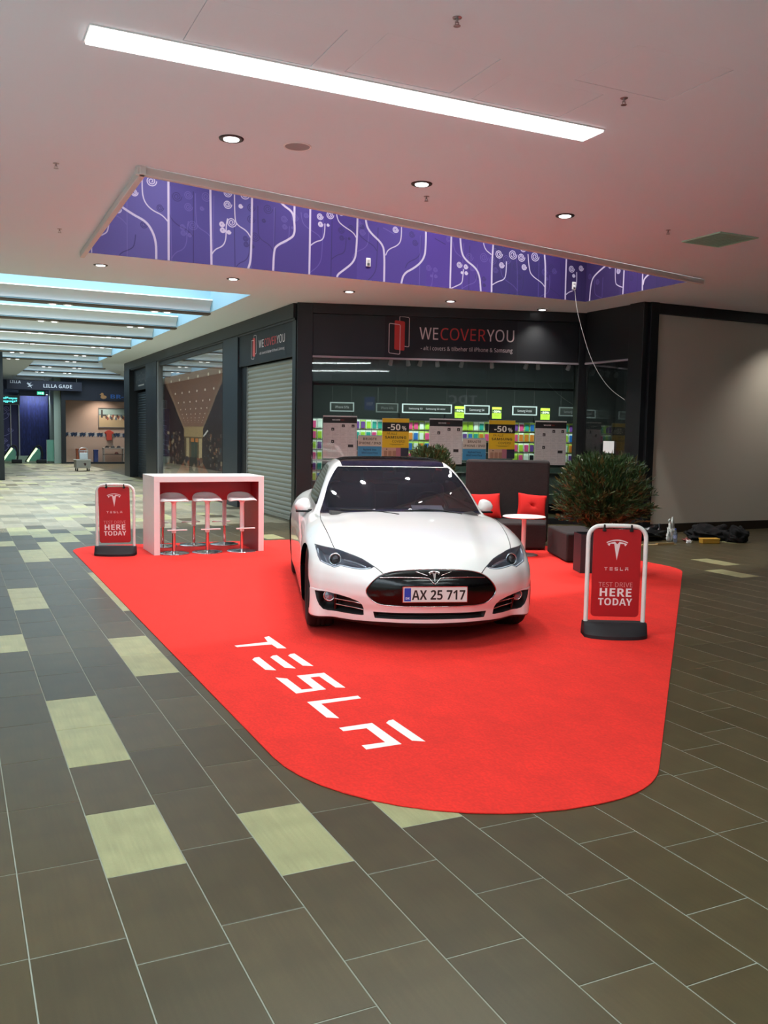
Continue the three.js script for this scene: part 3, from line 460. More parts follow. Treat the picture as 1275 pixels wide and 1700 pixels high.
// ------------------------------------------------------------------ the tall shop picture behind glass
{
  const mural = print(768, 1024, (g, w, h) => {
    const grad = (x0, y0, x1, y1, a, b) => { const q = g.createLinearGradient(x0, y0, x1, y1); q.addColorStop(0, a); q.addColorStop(1, b); return q; };
    const poly = (p, c) => { g.fillStyle = c; g.beginPath(); p.forEach(([x, y], i) => g[i ? 'lineTo' : 'moveTo'](x * w, y * h)); g.closePath(); g.fill(); };
    g.fillStyle = '#2c1512'; g.fillRect(0, 0, w, h);
    poly([[0, 0], [1, 0], [1, 0.12], [0.66, 0.52], [0.36, 0.52], [0, 0.14]], '#8a5f47'); poly([[0, 0], [1, 0], [1, 0.1], [0, 0.09]], '#6f6258');
    poly([[0, 0.09], [0.03, 0.1], [0.38, 0.54], [0.35, 0.55]], '#9c7858'); poly([[1, 0.08], [0.97, 0.1], [0.64, 0.54], [0.67, 0.55]], '#8f6f55');
    poly([[0.35, 0.52], [0.67, 0.52], [0.67, 0.6], [0.35, 0.6]], '#a98a5c'); poly([[0.36, 0.6], [0.66, 0.6], [0.64, 0.78], [0.38, 0.78]], '#6d5537');
    for (const [x, c] of [[0.4, '#b99f74'], [0.48, '#3b4438'], [0.53, '#384236'], [0.6, '#c0a67a']]) { g.fillStyle = c; g.fillRect(x * w, 0.61 * h, 0.045 * w, 0.15 * h); }
    g.fillStyle = '#c77a34'; g.fillRect(0.475 * w, 0.61 * h, 0.05 * w, 0.03 * h); g.fillRect(0.545 * w, 0.61 * h, 0.045 * w, 0.03 * h);
    poly([[0, 0.14], [0.36, 0.54], [0.36, 0.8], [0.16, 0.98], [0, 1]], '#33140f'); poly([[1, 0.12], [0.66, 0.54], [0.66, 0.8], [0.86, 1], [1, 1]], '#2a1514');
    poly([[0.12, 1], [0.4, 0.76], [0.62, 0.76], [0.9, 1]], '#8d4a2a'); poly([[0.45, 0.76], [0.57, 0.76], [0.62, 1], [0.44, 1]], '#2b211d');
    const r = rng(5);
    for (let i = 0; i < 150; i++) { const left = r() < 0.5, d = r(), sx = left ? 0.02 + 0.33 * d : 0.98 - 0.31 * d, vy = 0.56 + (r() * 0.4) * (1 - d * 0.55), k = 1 - d * 0.7; g.fillStyle = ['#7a6a55', '#5f2f25', '#b8a17a', '#40505a', '#94603c', '#2f2a2c', '#8a8478'][Math.floor(r() * 7)]; g.globalAlpha = 0.75; g.fillRect(sx * w, vy * h, 26 * k * (0.4 + r()), 34 * k * (0.4 + r())); }
    g.globalAlpha = 1;
    for (let i = 0; i < 8; i++) { const y = 0.14 + 0.36 * (1 - Math.pow(0.72, i)) / 0.93, half = 0.4 - 0.27 * (1 - Math.pow(0.72, i)) / 0.93; for (let k = 0; k < 6; k++) { const x = 0.51 + half * (k / 2.5 - 1) * 0.95; g.fillStyle = '#fff0d8'; g.beginPath(); g.ellipse(x * w, y * h, 9 * Math.pow(0.8, i), 12 * Math.pow(0.8, i), 0, 0, 7); g.fill(); } }
    for (let i = 0; i < 16; i++) { g.fillStyle = ['#241d1c', '#6c4632', '#90765c', '#3c2c33'][i % 4]; g.beginPath(); g.ellipse((0.34 + 0.3 * r()) * w, (0.77 + 0.12 * r()) * h, 12 + 16 * r(), 18 + 20 * r(), 0, 0, 7); g.fill(); }
    g.fillStyle = '#d9d2c4'; g.save(); g.translate(0.7 * w, 0.57 * h); g.rotate(-0.75); g.fillRect(-34, -6, 68, 12); g.restore();
  });
  const t = thing('shop_picture', 'tall picture of a long shop with ceiling lamps behind dark glass', 'picture', [XW + 0.16, 0.1, -23.98], -Math.PI / 2);
  part('picture_board', rbox(7.0, 3.46, 0.02, 0.003, 0, 1.74, -0.012), M.black, t); part('picture_print', face(6.94, 3.44).translate(0, 1.74, 0), std(0xffffff, 0.5, { map: mural }), t);
}
// ------------------------------------------------------------------ in the shop window: boards and posters
{
  const hung = (name, label, cat, s, y0, w, h, map, group, off = 0.13, extra) => { const t = thing(name, label, cat, front(s, y0, off), FTURN, group); part('board', rbox(w, h, 0.012, 0.002, 0, h / 2, -0.007), M.paper, t); part('print', face(w - 0.004, h - 0.004).translate(0, h / 2, 0), std(0xffffff, 0.55, { map }), t); extra && extra(t); return t; };
  const calendar = print(384, 512, (g, w, h) => {
    g.fillStyle = '#cfc4c0'; g.fillRect(0, 0, w, h); g.fillStyle = '#17100f'; g.fillRect(0, 14, w, 72); g.fillStyle = '#e6dcd8'; fitText(g, 'WECOVER', 148, 50, 22, 92, 'bold'); g.fillStyle = '#a83228'; fitText(g, 'YOU', 218, 50, 22, 40, 'bold');
    g.strokeStyle = '#a49a97'; g.lineWidth = 2; const r = rng(3); for (let c = 0; c < 4; c++) for (let k = 0; k < 5; k++) { g.strokeRect(20 + c * 88, 104 + k * 78, 88, 78); g.fillStyle = '#b3a9a6'; for (let n = 0; n < 4; n++) g.fillRect(28 + c * 88, 120 + k * 78 + n * 13, 20 + 46 * r(), 4); }
    for (const [x, y] of [[0.55, 0.2], [0.84, 0.2], [0.24, 0.28], [0.24, 0.57]]) { g.fillStyle = '#2c2220'; g.fillRect(x * w, y * h, 34, 34); g.fillStyle = '#c0b0aa'; g.fillRect(x * w + 8, y * h + 16, 14, 8); } g.fillStyle = '#241c1a'; g.fillRect(0.74 * w, 0.67 * h, 60, 32);
  });
  const sale = print(384, 512, (g, w, h) => {
    g.fillStyle = '#e2b315'; g.fillRect(0, 0, w, h); g.fillStyle = '#17120f'; g.fillRect(0, 54, w, 118); g.fillStyle = '#efe6d8'; fitText(g, '-50', 168, 116, 112, 190, 'bold'); fitText(g, '%', 312, 128, 80, 66, 'bold');
    g.fillStyle = '#2a2010'; fitText(g, 'PÅ ALLE', 140, 204, 38, 150); fitText(g, 'SAMSUNG', 196, 252, 46, 310, 'bold'); fitText(g, 'COVERS!', 236, 304, 40, 190); g.fillRect(110, 340, 200, 3); g.fillRect(140, 350, 130, 3);
    g.fillStyle = '#c79c84'; g.fillRect(0, 388, w * 0.52, 124); g.fillStyle = '#b06a78'; g.fillRect(w * 0.52, 388, w * 0.18, 124); g.fillStyle = '#282838'; g.fillRect(w * 0.7, 388, w * 0.3, 124); g.fillStyle = '#a5765f'; for (let i = 0; i < 3; i++) { g.beginPath(); g.roundRect(28 + i * 62, 430, 50, 90, 10); g.fill(); } g.fillStyle = '#2a2010'; g.fillRect(60, 402, 16, 14);
  });
  const usedPoster = print(320, 300, (g, w, h) => {
    g.fillStyle = '#3f86ad'; g.fillRect(0, 0, w, h); g.fillStyle = '#cbb9a8'; g.fillRect(0, 8, w, 138); g.fillStyle = '#58443a'; fitText(g, 'BRUGTE', 160, 48, 44, 190, 'bold'); fitText(g, 'IPHONE / IPAD', 160, 104, 44, 300, 'bold'); g.fillStyle = '#1b3d58'; fitText(g, 'Nyhed hos', 160, 192, 36, 180, 'bold'); fitText(g, 'WeCoverYou', 160, 234, 36, 220, 'bold');
  });
  const places = ['left end of the shop window', 'middle of the shop window', 'right end of the shop window'];
  [[0.78, 1.2, 0.63, 0.79], [2.775, 1.12, 0.635, 0.855], [4.82, 1.13, 0.62, 0.84]].forEach(([s, y, w, h], i) => hung('advent_board', `white board with small picture squares at the ${places[i]}`, 'poster', s, y, w, h, calendar, 'white boards in the shop window'));
  [[1.82, 1.24, 0.51, 0.722, 'yellow minus fifty percent poster left of the low bush'], [3.86, 1.24, 0.515, 0.725, 'yellow minus fifty percent poster above the sofa back']].forEach(([s, y, w, h, l]) => hung('sale_poster', l, 'poster', s, y, w, h, sale, 'yellow sale posters'));
  [[1.338, 1.22, 0.45, 0.42, 'blue and grey poster left of the first yellow poster'], [3.33, 1.2, 0.455, 0.42, 'blue and grey poster left of the second yellow poster']].forEach(([s, y, w, h, l]) => hung('phone_poster', l, 'poster', s, y, w, h, usedPoster, 'blue posters in the shop window'));
  // paper note on the return wall glass
  const note = thing('paper_note', 'small white sheet taped to the narrow side window above the planter bush', 'note', [10.80, 1.39, -12.98], -Math.PI / 2); part('sheet', rbox(0.3, 0.22, 0.004, 0.001, 0, 0.11, 0), M.paper, note);
  // hanging name boxes with lit frames, price flags, lamps
  const lit = (a) => glow(new THREE.Color(0.75, 1, 0.95), a);
  const boxes = [[0.72, 1.21, 'iPhone 5/5s', 0.35, 'first from the left'], [1.66, 2.12, 'iPhone 4/4s', 0.12, 'second from the left, dimly lit'], [2.2, 3.24, 'Samsung S3     Samsung S3 mini', 1.0, 'the widest one'], [3.5, 4.04, 'Samsung S4', 1.0, 'right of the widest one'], [4.53, 5.06, 'Samsung S4 mini', 0.9, 'over the second yellow poster gap'], [5.54, 6.05, 'Samsung Note', 0.12, 'last at the right, dimly lit']];
  boxes.forEach(([a, b, s, k, where]) => {
    const w = b - a, h = 0.19, t = thing('name_box', `black hanging name box inside the shop, ${where}`, 'sign', front((a + b) / 2, 2.2, 1.8), FTURN);
    part('box_body', rbox(w - 0.03, h - 0.03, 0.08, 0.004, 0, 0, -0.04), M.dark, t);
    part('lit_frame', extrude(roundRect(w, h, 0.006), 0.03, 0, [roundRect(w - 0.045, h - 0.045, 0.004)]).translate(0, 0, -0.02), lit(k * 0.85), t);
    part('lettering', face(w - 0.06, h - 0.06, 0.002), new THREE.MeshStandardMaterial({ color: 0x111111, emissive: 0xffffff, emissiveIntensity: 0.7 * k, emissiveMap: print(256, 64, (g, W, H) => { g.fillStyle = '#020304'; g.fillRect(0, 0, W, H); g.fillStyle = '#e8f4f4'; fitText(g, s, 128, 34, w > 0.8 ? 24 : 34, w > 0.8 ? 200 : 170, 'bold'); }) }), t);
    for (const q of [-1, 1]) part('hanger', cyl(0.003, 0.003, 1.1, q * w * 0.4, 0.64, -0.04, 6), M.dark, t);
  });
  const flag = print(96, 128, (g, w, h) => { g.fillStyle = '#b6d63a'; g.fillRect(0, 0, w, h); g.fillStyle = '#243018'; g.fillRect(0, 26, w, 40); g.fillStyle = '#eef4d8'; fitText(g, '-50%', 48, 48, 34, 84, 'bold'); g.fillStyle = '#5c7420'; g.fillRect(14, 82, 68, 4); g.fillRect(22, 96, 52, 4); });
  [[3.39, 'left of the name box in the middle'], [4.18, 'right of the name box in the middle'], [5.22, 'near the right end of the window']].forEach(([s, l]) => { const t = thing('price_flag', `yellow green price flag hanging in the shop, ${l}`, 'price tag', front(s, 2.02, 1.74), FTURN, 'price flags in the shop'); part('flag_card', rbox(0.2, 0.24, 0.006, 0.002, 0, 0.12, 0), std(0xb6d63a, 0.6), t); part('flag_print', face(0.195, 0.235).translate(0, 0.12, 0.004), std(0xffffff, 0.6, { map: flag }), t); });
  // rack wall with goods
  const wallT = thing('rack_wall', 'pale lit rack wall with rows of hanging phone covers inside the shop', 'shelving', front(3.15, 0, 2.06), FTURN);
  part('rack_panel', rbox(5.9, 1.75, 0.04, 0.004, 0, 1.1, -0.03), std(0x39443f, 0.6), wallT);
  for (let i = 0; i < 6; i++) part('rail', rbox(5.9, 0.018, 0.03, 0.004, 0, 0.88 + i * 0.215, 0.005), M.steel, wallT);
  for (let i = 0; i < 7; i++) part('upright', rbox(0.03, 2.1, 0.05, 0.004, -2.9 + i * 0.967, 1.05, 0.0), M.dark, wallT);
  const lamp = thing('rack_lamp', 'long cool lamp tube over the rack wall inside the shop', 'light', front(3.15, 2.62, 1.4), FTURN);
  part('lamp_tube', rbox(5.7, 0.022, 0.03, 0.008), lit(1.2), lamp); part('lamp_cover', [rbox(5.72, 0.04, 0.01, 0.004, 0, 0.006, 0.022), rbox(5.72, 0.012, 0.07, 0.004, 0, 0.028, 0)], M.dark, lamp);
  const a = new THREE.RectAreaLight(new THREE.Color(0.72, 1, 0.84), 90, 5.7, 0.05); a.position.set(0, -0.02, -0.02); lamp.add(a); a.rotation.set(-1.02, 0, 0);
  const colours = [['yellow green', 0xa8d03c], ['white', 0xdfe8e2], ['black', 0x15181c], ['blue', 0x2a6bbd], ['pink', 0xd84a86], ['teal', 0x2f9a90], ['orange', 0xd8802c], ['purple', 0x6a3f8e]], mats = colours.map((c) => std(c[1], 0.4)), r = rng(19), cardM = std(0xb9d86a, 0.6), cardW = std(0xe6eee6, 0.6);
  const card = rbox(0.11, 0.195, 0.006, 0.003, 0, -0.097, 0), cover = rbox(0.085, 0.145, 0.016, 0.012, 0, -0.105, 0.01), hook = cyl(0.004, 0.004, 0.06, 0, -0.005, -0.02, 6).rotateX(0);
  const slots = [[0.36, 0.62], [1.25, 1.88], [2.36, 2.9], [3.52, 4.14], [4.62, 5.16], [5.72, 6.0]];
  const where = ['beside the left window post', 'above the first blue poster', 'right of the first yellow poster', 'above the second blue poster', 'right of the second yellow poster', 'right of the last white board'];
  for (let row = 0; row < 6; row++) for (let q = 0; q < 6; q++) for (let s = slots[q][0] + 0.05, nth = 0; s < slots[q][1]; s += 0.118, nth++) {
    if (row < [0, 4, 2, 4, 2, 2][q]) continue;                       // hidden by the posters, the car and the sofa
    const k = Math.floor(r() * colours.length), green = (s > 2.4 ? r() < 0.65 : r() < 0.25), t = thing('phone_cover', `${colours[k][0]} phone cover, ${NTH[nth]} from left in ${NTH[5 - row]} row ${where[q]}`, 'phone cover', front(s, 0.875 + row * 0.215, 1.98), FTURN, 'phone covers on the rack wall');
    part('card', card, green ? cardM : cardW, t); part('cover', cover, mats[k], t);
  }
  // track spotlights in the shop ceiling
  const track = thing('lamp_track', 'dark ceiling track carrying spotlights inside the shop', 'lamp track', front(3.2, 3.25, 1.5), FTURN); part('track_rail', rbox(5.4, 0.03, 0.04, 0.004), std(0x55585c, 0.4), track); for (const s of [-2.2, 0, 2.2]) part('track_hanger', cyl(0.006, 0.006, 0.15, s, 0.09, 0, 8), M.dark, track);
  [1.9, 2.25, 2.5, 2.85, 3.35, 3.98, 4.7, 4.95, 5.6].forEach((s, i) => { const t = thing('track_spotlight', `pale grey track spotlight inside the shop window, ${NTH[i]} from the left`, 'spotlight', front(s, 3.24, 1.5), FTURN, 'track spotlights in the shop'); const dx = i % 2 ? 0.25 : -0.2; part('spot_arm', cyl(0.012, 0.012, 0.09, 0, -0.05, 0, 10), std(0x8a8f92, 0.4), t); const h = lathe([[0.0, 0.06], [0.028, 0.055], [0.04, 0.03], [0.046, -0.06], [0.042, -0.06], [0.03, -0.02], [0, -0.015]], 20); h.rotateX(0.5); h.rotateZ(dx); h.translate(0, -0.14, 0.02); part('spot_head', h, std(0xa9afb2, 0.35), t); });
}
// ------------------------------------------------------------------ cable from the wall socket down to the shop
{
  const t = thing('power_cable', 'thin white cable sagging from the purple wall to the shop side window', 'cable');
  part('cable', tube([[9.665, 4.2, -12.655], [9.72, 3.85, -12.64], [9.85, 3.45, -12.62], [10.02, 3.05, -12.6], [10.22, 2.75, -12.58], [10.45, 2.52, -12.56], [10.72, 2.34, -12.5]], 0.0038, 60), M.white, t);
  part('plug', rbox(0.035, 0.035, 0.03, 0.008, 9.66, 4.235, -12.65), M.white, t);
}
// ------------------------------------------------------------------ shop across the mall, behind the viewer: the shop glass mirrors its lettering
{
  const letters = print(256, 96, (g, w, h) => { g.fillStyle = '#15171c'; g.fillRect(0, 0, w, h); g.fillStyle = '#c9ccd6'; fitText(g, 'TDC', 128, 52, 96, 236, 'bold'); });
  const t = thing('shop_sign', 'grey lettering on the dark shop front behind the viewer, mirrored in the glass', 'shop sign', [6.67, 3.23, 8.38], Math.PI); part('sign_board', rbox(1.5, 0.6, 0.02, 0.004, 0, 0, -0.012), M.dark, t); part('sign_lettering', face(1.4, 0.52), new THREE.MeshStandardMaterial({ color: 0x333333, emissive: 0xffffff, emissiveIntensity: 0.5, emissiveMap: letters }), t);
  const s = thing('screen', 'blue screen in the shop behind the viewer, mirrored in the glass', 'screen', [2.5, 3.0, 8.38], Math.PI); part('screen_case', rbox(0.52, 0.64, 0.04, 0.006, 0, 0, -0.022), M.dark, s);
  part('screen_picture', face(0.46, 0.58), new THREE.MeshStandardMaterial({ color: 0x000000, emissive: 0xffffff, emissiveIntensity: 0.8, emissiveMap: print(64, 80, (g, w, h) => { g.fillStyle = '#1428b8'; g.fillRect(0, 0, w, h); g.fillStyle = '#e8ecff'; fitText(g, 'TDC', 32, 42, 26, 44, 'bold'); }) }), s);
}
// ------------------------------------------------------------------ far end of the corridor
{
  const Z = -44.5;
  const navy = std(0x161a2c, 0.6);
  const t = thing('hanging_sign', 'dark blue hanging sign with white street lettering across the far corridor', 'sign', [3.93, 3.59, Z + 0.4]);
  part('sign_board', rbox(3.26, 0.42, 0.18, 0.01, 0, 0, -0.1), navy, t);
  part('sign_lettering', face(3.2, 0.4, -0.006), std(0xffffff, 0.6, { map: print(1024, 128, (g, w, h) => {
    g.fillStyle = '#161a2c'; g.fillRect(0, 0, w, h); g.fillStyle = '#c9ccd2'; fitText(g, 'LILLA GADE', 690, 68, 70, 410, 'bold'); fitText(g, 'LILLA', 110, 24, 54, 150, 'bold');
    g.beginPath(); g.moveTo(262, 40); g.quadraticCurveTo(300, 30, 318, 62); g.lineTo(356, 58); g.lineTo(322, 78); g.lineTo(334, 112); g.lineTo(310, 84); g.lineTo(270, 92); g.lineTo(296, 70); g.closePath(); g.fill(); g.beginPath(); g.arc(300, 16, 26, 0.3, 2.8); g.lineWidth = 8; g.strokeStyle = '#c9ccd2'; g.stroke();
  }) }), t);
  for (const x of [-1.4, 0, 1.4]) part('hanger', cyl(0.012, 0.012, 0.3, x, 0.3, -0.1, 8), M.steel, t);
  struct('trim_80', rspan(2.85, 4.0, 3.12, 3.36, Z - 0.3, Z), navy);
  const ex = thing('exit_sign', 'small glowing green exit sign under the hanging sign', 'exit sign', [3.77, 3.25, Z + 0.07]);
  part('sign_case', rbox(0.32, 0.16, 0.05, 0.01, 0, 0, -0.03), M.white, ex); part('sign_face', face(0.3, 0.14), new THREE.MeshStandardMaterial({ color: 0x05140e, emissive: 0xffffff, emissiveIntensity: 1.6, emissiveMap: print(96, 48, (g, w, h) => { g.fillStyle = '#18c79a'; g.fillRect(0, 0, w, h); g.fillStyle = '#ffffff'; g.fillRect(8, 18, 30, 10); g.beginPath(); g.moveTo(44, 10); g.lineTo(62, 23); g.lineTo(44, 36); g.fill(); g.fillRect(68, 10, 18, 28); }) }), ex);
  // printed blue wall, lit from above, and the purple panels left of it
  const r = rng(31);
  const blue = texture(256, 256, (x, y) => { const n = vnoise(x / 9, y / 9, 28, 28), s = vnoise(x / 3.2, y / 90, 80, 3); const k = 0.62 + 0.45 * n * s; return [48 * k, 56 * k, 128 * k]; });
  struct('wall_blue', rspan(3.0, 4.36, 0.05, 3.3, Z - 3.0, Z - 2.9), std(0xffffff, 0.6, { map: blue }));
  const bl = thing('wall_washer', 'cool lamp bar washing the blue wall at the far end', 'light', [3.7, 3.27, Z - 2.4]);
  part('lamp_bar', rbox(1.2, 0.03, 0.12, 0.01), glow(new THREE.Color(0.8, 0.9, 1), 1.5), bl);
  const rl = new THREE.RectAreaLight(new THREE.Color(0.75, 0.88, 1), 110, 1.2, 0.12); rl.position.set(0, -0.02, 0); rl.rotation.x = -1.2; bl.add(rl);
  const leaves = print(256, 512, (g, w, h) => { g.fillStyle = '#211c48'; g.fillRect(0, 0, w, h); g.strokeStyle = '#77719f'; g.lineWidth = 5; for (let i = 0; i < 9; i++) { const x = 40 + r() * 180, y = 40 + i * 52, q = 14 + r() * 16; g.beginPath(); for (let k = 0; k < 40; k++) { const a = k / 40 * 11, R = q * (1 - k / 46); g[k ? 'lineTo' : 'moveTo'](x + R * Math.cos(a), y + R * Math.sin(a)); } g.stroke(); g.beginPath(); g.moveTo(x, y + q); g.quadraticCurveTo(x, y + 60, 20, y + 90); g.stroke(); } });
  struct('wall_printed', rspan(1.5, 2.9, 0.3, 2.72, Z - 1.3, Z - 1.22), std(0xffffff, 0.6, { map: leaves }));
  struct('trim_81', [rspan(2.52, 2.56, 0.3, 2.72, Z - 1.2, Z - 1.16, 0.004), rspan(2.88, 2.93, 0.3, 3.2, Z - 1.22, Z - 1.15, 0.004)], M.steel);
  struct('wall_low', rspan(1.5, 3.6, 0, 0.32, Z - 1.4, Z - 1.1), std(0x9aa694, 0.7));
  const hs = thing('lit_shop_sign', 'grey sign with two glowing cyan lines of lettering at the left edge', 'shop sign', [2.3, 2.93, Z - 1.1]);
  part('sign_board', rbox(1.3, 0.44, 0.06, 0.006, 0, 0, -0.035), std(0x70777a, 0.6), hs);
  part('sign_lettering', face(1.2, 0.38), new THREE.MeshStandardMaterial({ color: 0x101010, emissive: 0xffffff, emissiveIntensity: 1.5, emissiveMap: print(256, 80, (g, w, h) => { g.fillStyle = '#1a1f20'; g.fillRect(0, 0, w, h); g.fillStyle = '#5fe6e6'; for (let k = 0; k < 2; k++) { let x = 96; while (x < 236) { const q = 7 + r() * 9; g.fillRect(x, 16 + k * 30 + (r() < 0.3 ? -7 : 0), q, 15 + (r() < 0.25 ? 7 : 0)); x += q + 3 + (r() < 0.15 ? 10 : 0); } } }) }), hs);
  struct('trim_82', rspan(4.36, 4.66, 0, CEIL, Z - 2.4, Z - 0.2), std(0x9aa79a, 0.7));
  struct('trim_83', rspan(4.66, 4.86, 0, 3.46, Z - 0.2, Z + 0.05), M.frame);
  // far shop
  struct('trim_84', rspan(4.66, 12.0, 2.97, CEIL, Z - 0.1, Z + 0.06), std(0x141726, 0.6));
  struct('wall_shop_far', rspan(4.7, 12.0, 0, 3.4, Z - 1.5, Z - 1.4), std(0xb89a86, 0.8));
  struct('ceiling_far_shop', span(4.7, 12.0, 3.38, 3.48, Z - 1.5, Z - 0.06), std(0xcfcac4, 0.9));
  struct('window_4', rspan(4.86, 12.0, 0.08, 2.97, Z - 0.03, Z - 0.024, 0.001), M.pane);
  struct('trim_85', rspan(4.86, 12.0, 0, 0.08, Z - 0.08, Z + 0.03), M.frame);
  const duck = thing('shop_sign', 'dark blue shop sign with an orange duck and blue lettering', 'shop sign', [7.25, 3.22, Z + 0.075]);
  part('sign_lettering', face(2.0, 0.4), std(0xffffff, 0.6, { map: print(512, 102, (g, w, h) => { g.fillStyle = '#141726'; g.fillRect(0, 0, w, h); g.fillStyle = '#a8794a'; g.beginPath(); g.ellipse(82, 66, 36, 22, 0, 0, 7); g.fill(); g.beginPath(); g.arc(66, 34, 19, 0, 7); g.fill(); g.fillRect(38, 34, 16, 8); g.fillStyle = '#24508c'; g.font = 'bold 64px sans-serif'; fitText(g, 'BR-Ø', 280, 56, 66, 250, 'bold'); }) }), duck);
  part('sign_board', rbox(2.02, 0.42, 0.02, 0.004, 0, 0, -0.0125), navy, duck);
  const pic = thing('beach_picture', 'framed beach picture on the wall of the far shop', 'picture', [7.2, 2.2, Z - 1.38]);
  part('picture_frame', extrude(roundRect(1.36, 0.98, 0.01), 0.04, 0.006, [roundRect(1.28, 0.9, 0.01)]).translate(0, 0, 0), std(0x6b6560, 0.6), pic);
  part('picture_print', face(1.3, 0.92, 0.01), std(0xffffff, 0.6, { map: print(256, 180, (g, w, h) => { g.fillStyle = '#8fa39a'; g.fillRect(0, 0, w, 62); g.fillStyle = '#b99f78'; g.fillRect(0, 62, w, 120); g.fillStyle = '#6c7f78'; g.fillRect(0, 56, w, 10); g.fillStyle = '#3a3430'; g.fillRect(20, 14, 18, 76); g.fillRect(30, 60, 40, 14); for (let i = 0; i < 14; i++) { g.fillStyle = ['#4a3a34', '#8a4a3a', '#d8cab4', '#55606a'][i % 4]; g.beginPath(); g.ellipse(70 + i * 13, 84 + 14 * Math.sin(i * 2.1), 9, 16, 0, 0, 7); g.fill(); } }) }), pic);
  const gar = thing('ribbon_garland', 'band of dark blue and white pennants across the far shop wall', 'garland', [6.35, 1.36, Z - 1.395]);
  for (let i = 0; i < 22; i++) { const g = extrude([[-0.09, 0.07], [0.09, 0.11], [0.1, 0.0], [-0.02, -0.12]], 0.012, 0.002); g.translate(-1.45 + i * 0.135, 0, 0); part('pennant', g, std(i % 3 === 2 ? 0xb8b2ae : 0x1e3350, 0.6), gar); }
  const bag = thing('red_shirt', 'red shirt hanging in the far shop below the beach picture', 'shirt', [7.02, 1.1, Z - 1.33]);
  part('shirt_body', extrude([[-0.13, 0], [0.13, 0], [0.13, 0.34], [0.2, 0.3], [0.22, 0.4], [0.06, 0.5], [-0.06, 0.5], [-0.22, 0.4], [-0.2, 0.3], [-0.13, 0.34]], 0.05, 0.012), std(0xb03a28, 0.8), bag); part('hanger_hook', tube([[0, 0.5, 0.025], [0, 0.56, 0.025], [0.02, 0.59, 0.025]], 0.006, 12), M.steel, bag);
  const tb = thing('display_table', 'pale two level display table in the far shop', 'table', [7.15, 0, Z - 0.9]);
  part('table_top', rbox(1.0, 0.05, 0.45, 0.008, 0, 0.72, 0), std(0xa89a8c, 0.6), tb); part('shelf', rbox(0.94, 0.04, 0.42, 0.008, 0, 0.42, 0), std(0x6c5548, 0.6), tb); for (const [x, z] of [[-0.46, 0.18], [0.46, 0.18], [-0.46, -0.18], [0.46, -0.18]]) part('leg', rbox(0.05, 0.7, 0.05, 0.006, x, 0.35, z), std(0xa89a8c, 0.6), tb);
  const capGeo = lathe([[0, 0.1], [0.06, 0.085], [0.09, 0.04], [0.1, 0.0], [0, 0]], 18);
  [[6.85, 0.745, 0x1c1512, 'dark cap on the display table, left'], [7.12, 0.745, 0x3a3634, 'grey cap on the display table, middle'], [7.4, 0.745, 0x221c22, 'dark cap on the display table, right'], [7.3, 0.44, 0x6e2c24, 'dark red cap on the lower table shelf']].forEach(([x, y, c, l]) => { const o = thing('cap', l, 'cap', [x, y + 0.002, Z - 0.85]); part('cap_crown', capGeo, std(c, 0.8), o); part('cap_brim', rbox(0.14, 0.012, 0.09, 0.005, 0, 0.01, 0.11), std(c, 0.8), o); });
  [[5.62, 0.42, 0.66, 0xa4522c, 'orange box of toys on the floor of the far shop'], [6.32, 0.2, 0.62, 0x2c3a6e, 'blue box of toys on the floor of the far shop']].forEach(([x, w, h, c, l]) => { const o = thing('toy_box', l, 'box', [x, 0.0, Z - 0.9]); part('box_body', rbox(w, h, 0.3, 0.02, 0, h / 2, 0), std(c, 0.7), o); part('box_lid', rbox(w + 0.02, 0.05, 0.32, 0.015, 0, h, 0), std(c, 0.6), o); });
  const sl = new THREE.SpotLight(new THREE.Color(1, 0.93, 0.86), 16, 0, 1.1, 0.8, 2); const ceilLamp = thing('shop_lamp', 'warm lamp in the ceiling of the far shop', 'light', [6.6, 3.36, Z - 0.5]); part('lamp_ring', lathe([[0.06, -0.004], [0.09, -0.01], [0.1, 0]], 24), M.white, ceilLamp); part('lamp', cyl(0.06, 0.06, 0.01, 0, -0.006, 0, 24), M.lampWhite, ceilLamp); sl.position.set(0, -0.03, 0); sl.castShadow = true; ceilLamp.add(sl); sl.target.position.set(0, -3, -0.6); ceilLamp.add(sl.target);
  // escalator rails
  [[2.55, 0, 'escalator rail with a lit balustrade at the left edge of the far corridor'], [3.62, 0.06, 'escalator rail with a lit balustrade beside the glass panel at the far end']].forEach(([x, dx, l]) => {
    const e = thing('escalator_rail', l, 'escalator', [x, 0, Z - 0.4]);
    part('handrail', tube([[0.2, 0.1, 0], [0.22, 0.5, 0], [0.12, 0.8, 0], [-0.06, 0.76, 0], [-0.28, 0.42, -0.1], [-0.5, 0.06, -0.2]], 0.04, 40), M.rubber, e);
    part('newel_base', rbox(0.44, 0.18, 0.3, 0.03, 0.18, 0.09, 0), M.black, e);
    part('lit_balustrade', tube([[-0.02, 0.7, 0.03], [-0.22, 0.4, -0.04], [-0.42, 0.08, -0.12]], 0.05, 24), glow(new THREE.Color(0.75, 1, 0.6), 1.4), e);
    part('inner_panel', extrude([[0.1, 0.1], [0.16, 0.5], [0.08, 0.68], [-0.02, 0.66], [-0.36, 0.12]], 0.02, 0.002).translate(0, 0, -0.02), phys(0x8fd0b8, 0.1, { transmission: 0.7, thickness: 0 }), e);
  });
  const gp = thing('glass_balustrade', 'pale green glass balustrade panel beside the escalator', 'balustrade', [4.25, 0, Z - 0.3]); part('glass_panel', rbox(0.42, 1.0, 0.016, 0.004, 0, 0.6, 0), phys(0x9fd8c4, 0.1, { transmission: 0.6, thickness: 0 }), gp); part('post', [rbox(0.03, 1.1, 0.03, 0.005, -0.22, 0.55, 0), rbox(0.03, 1.1, 0.03, 0.005, 0.22, 0.55, 0)], M.steel, gp);
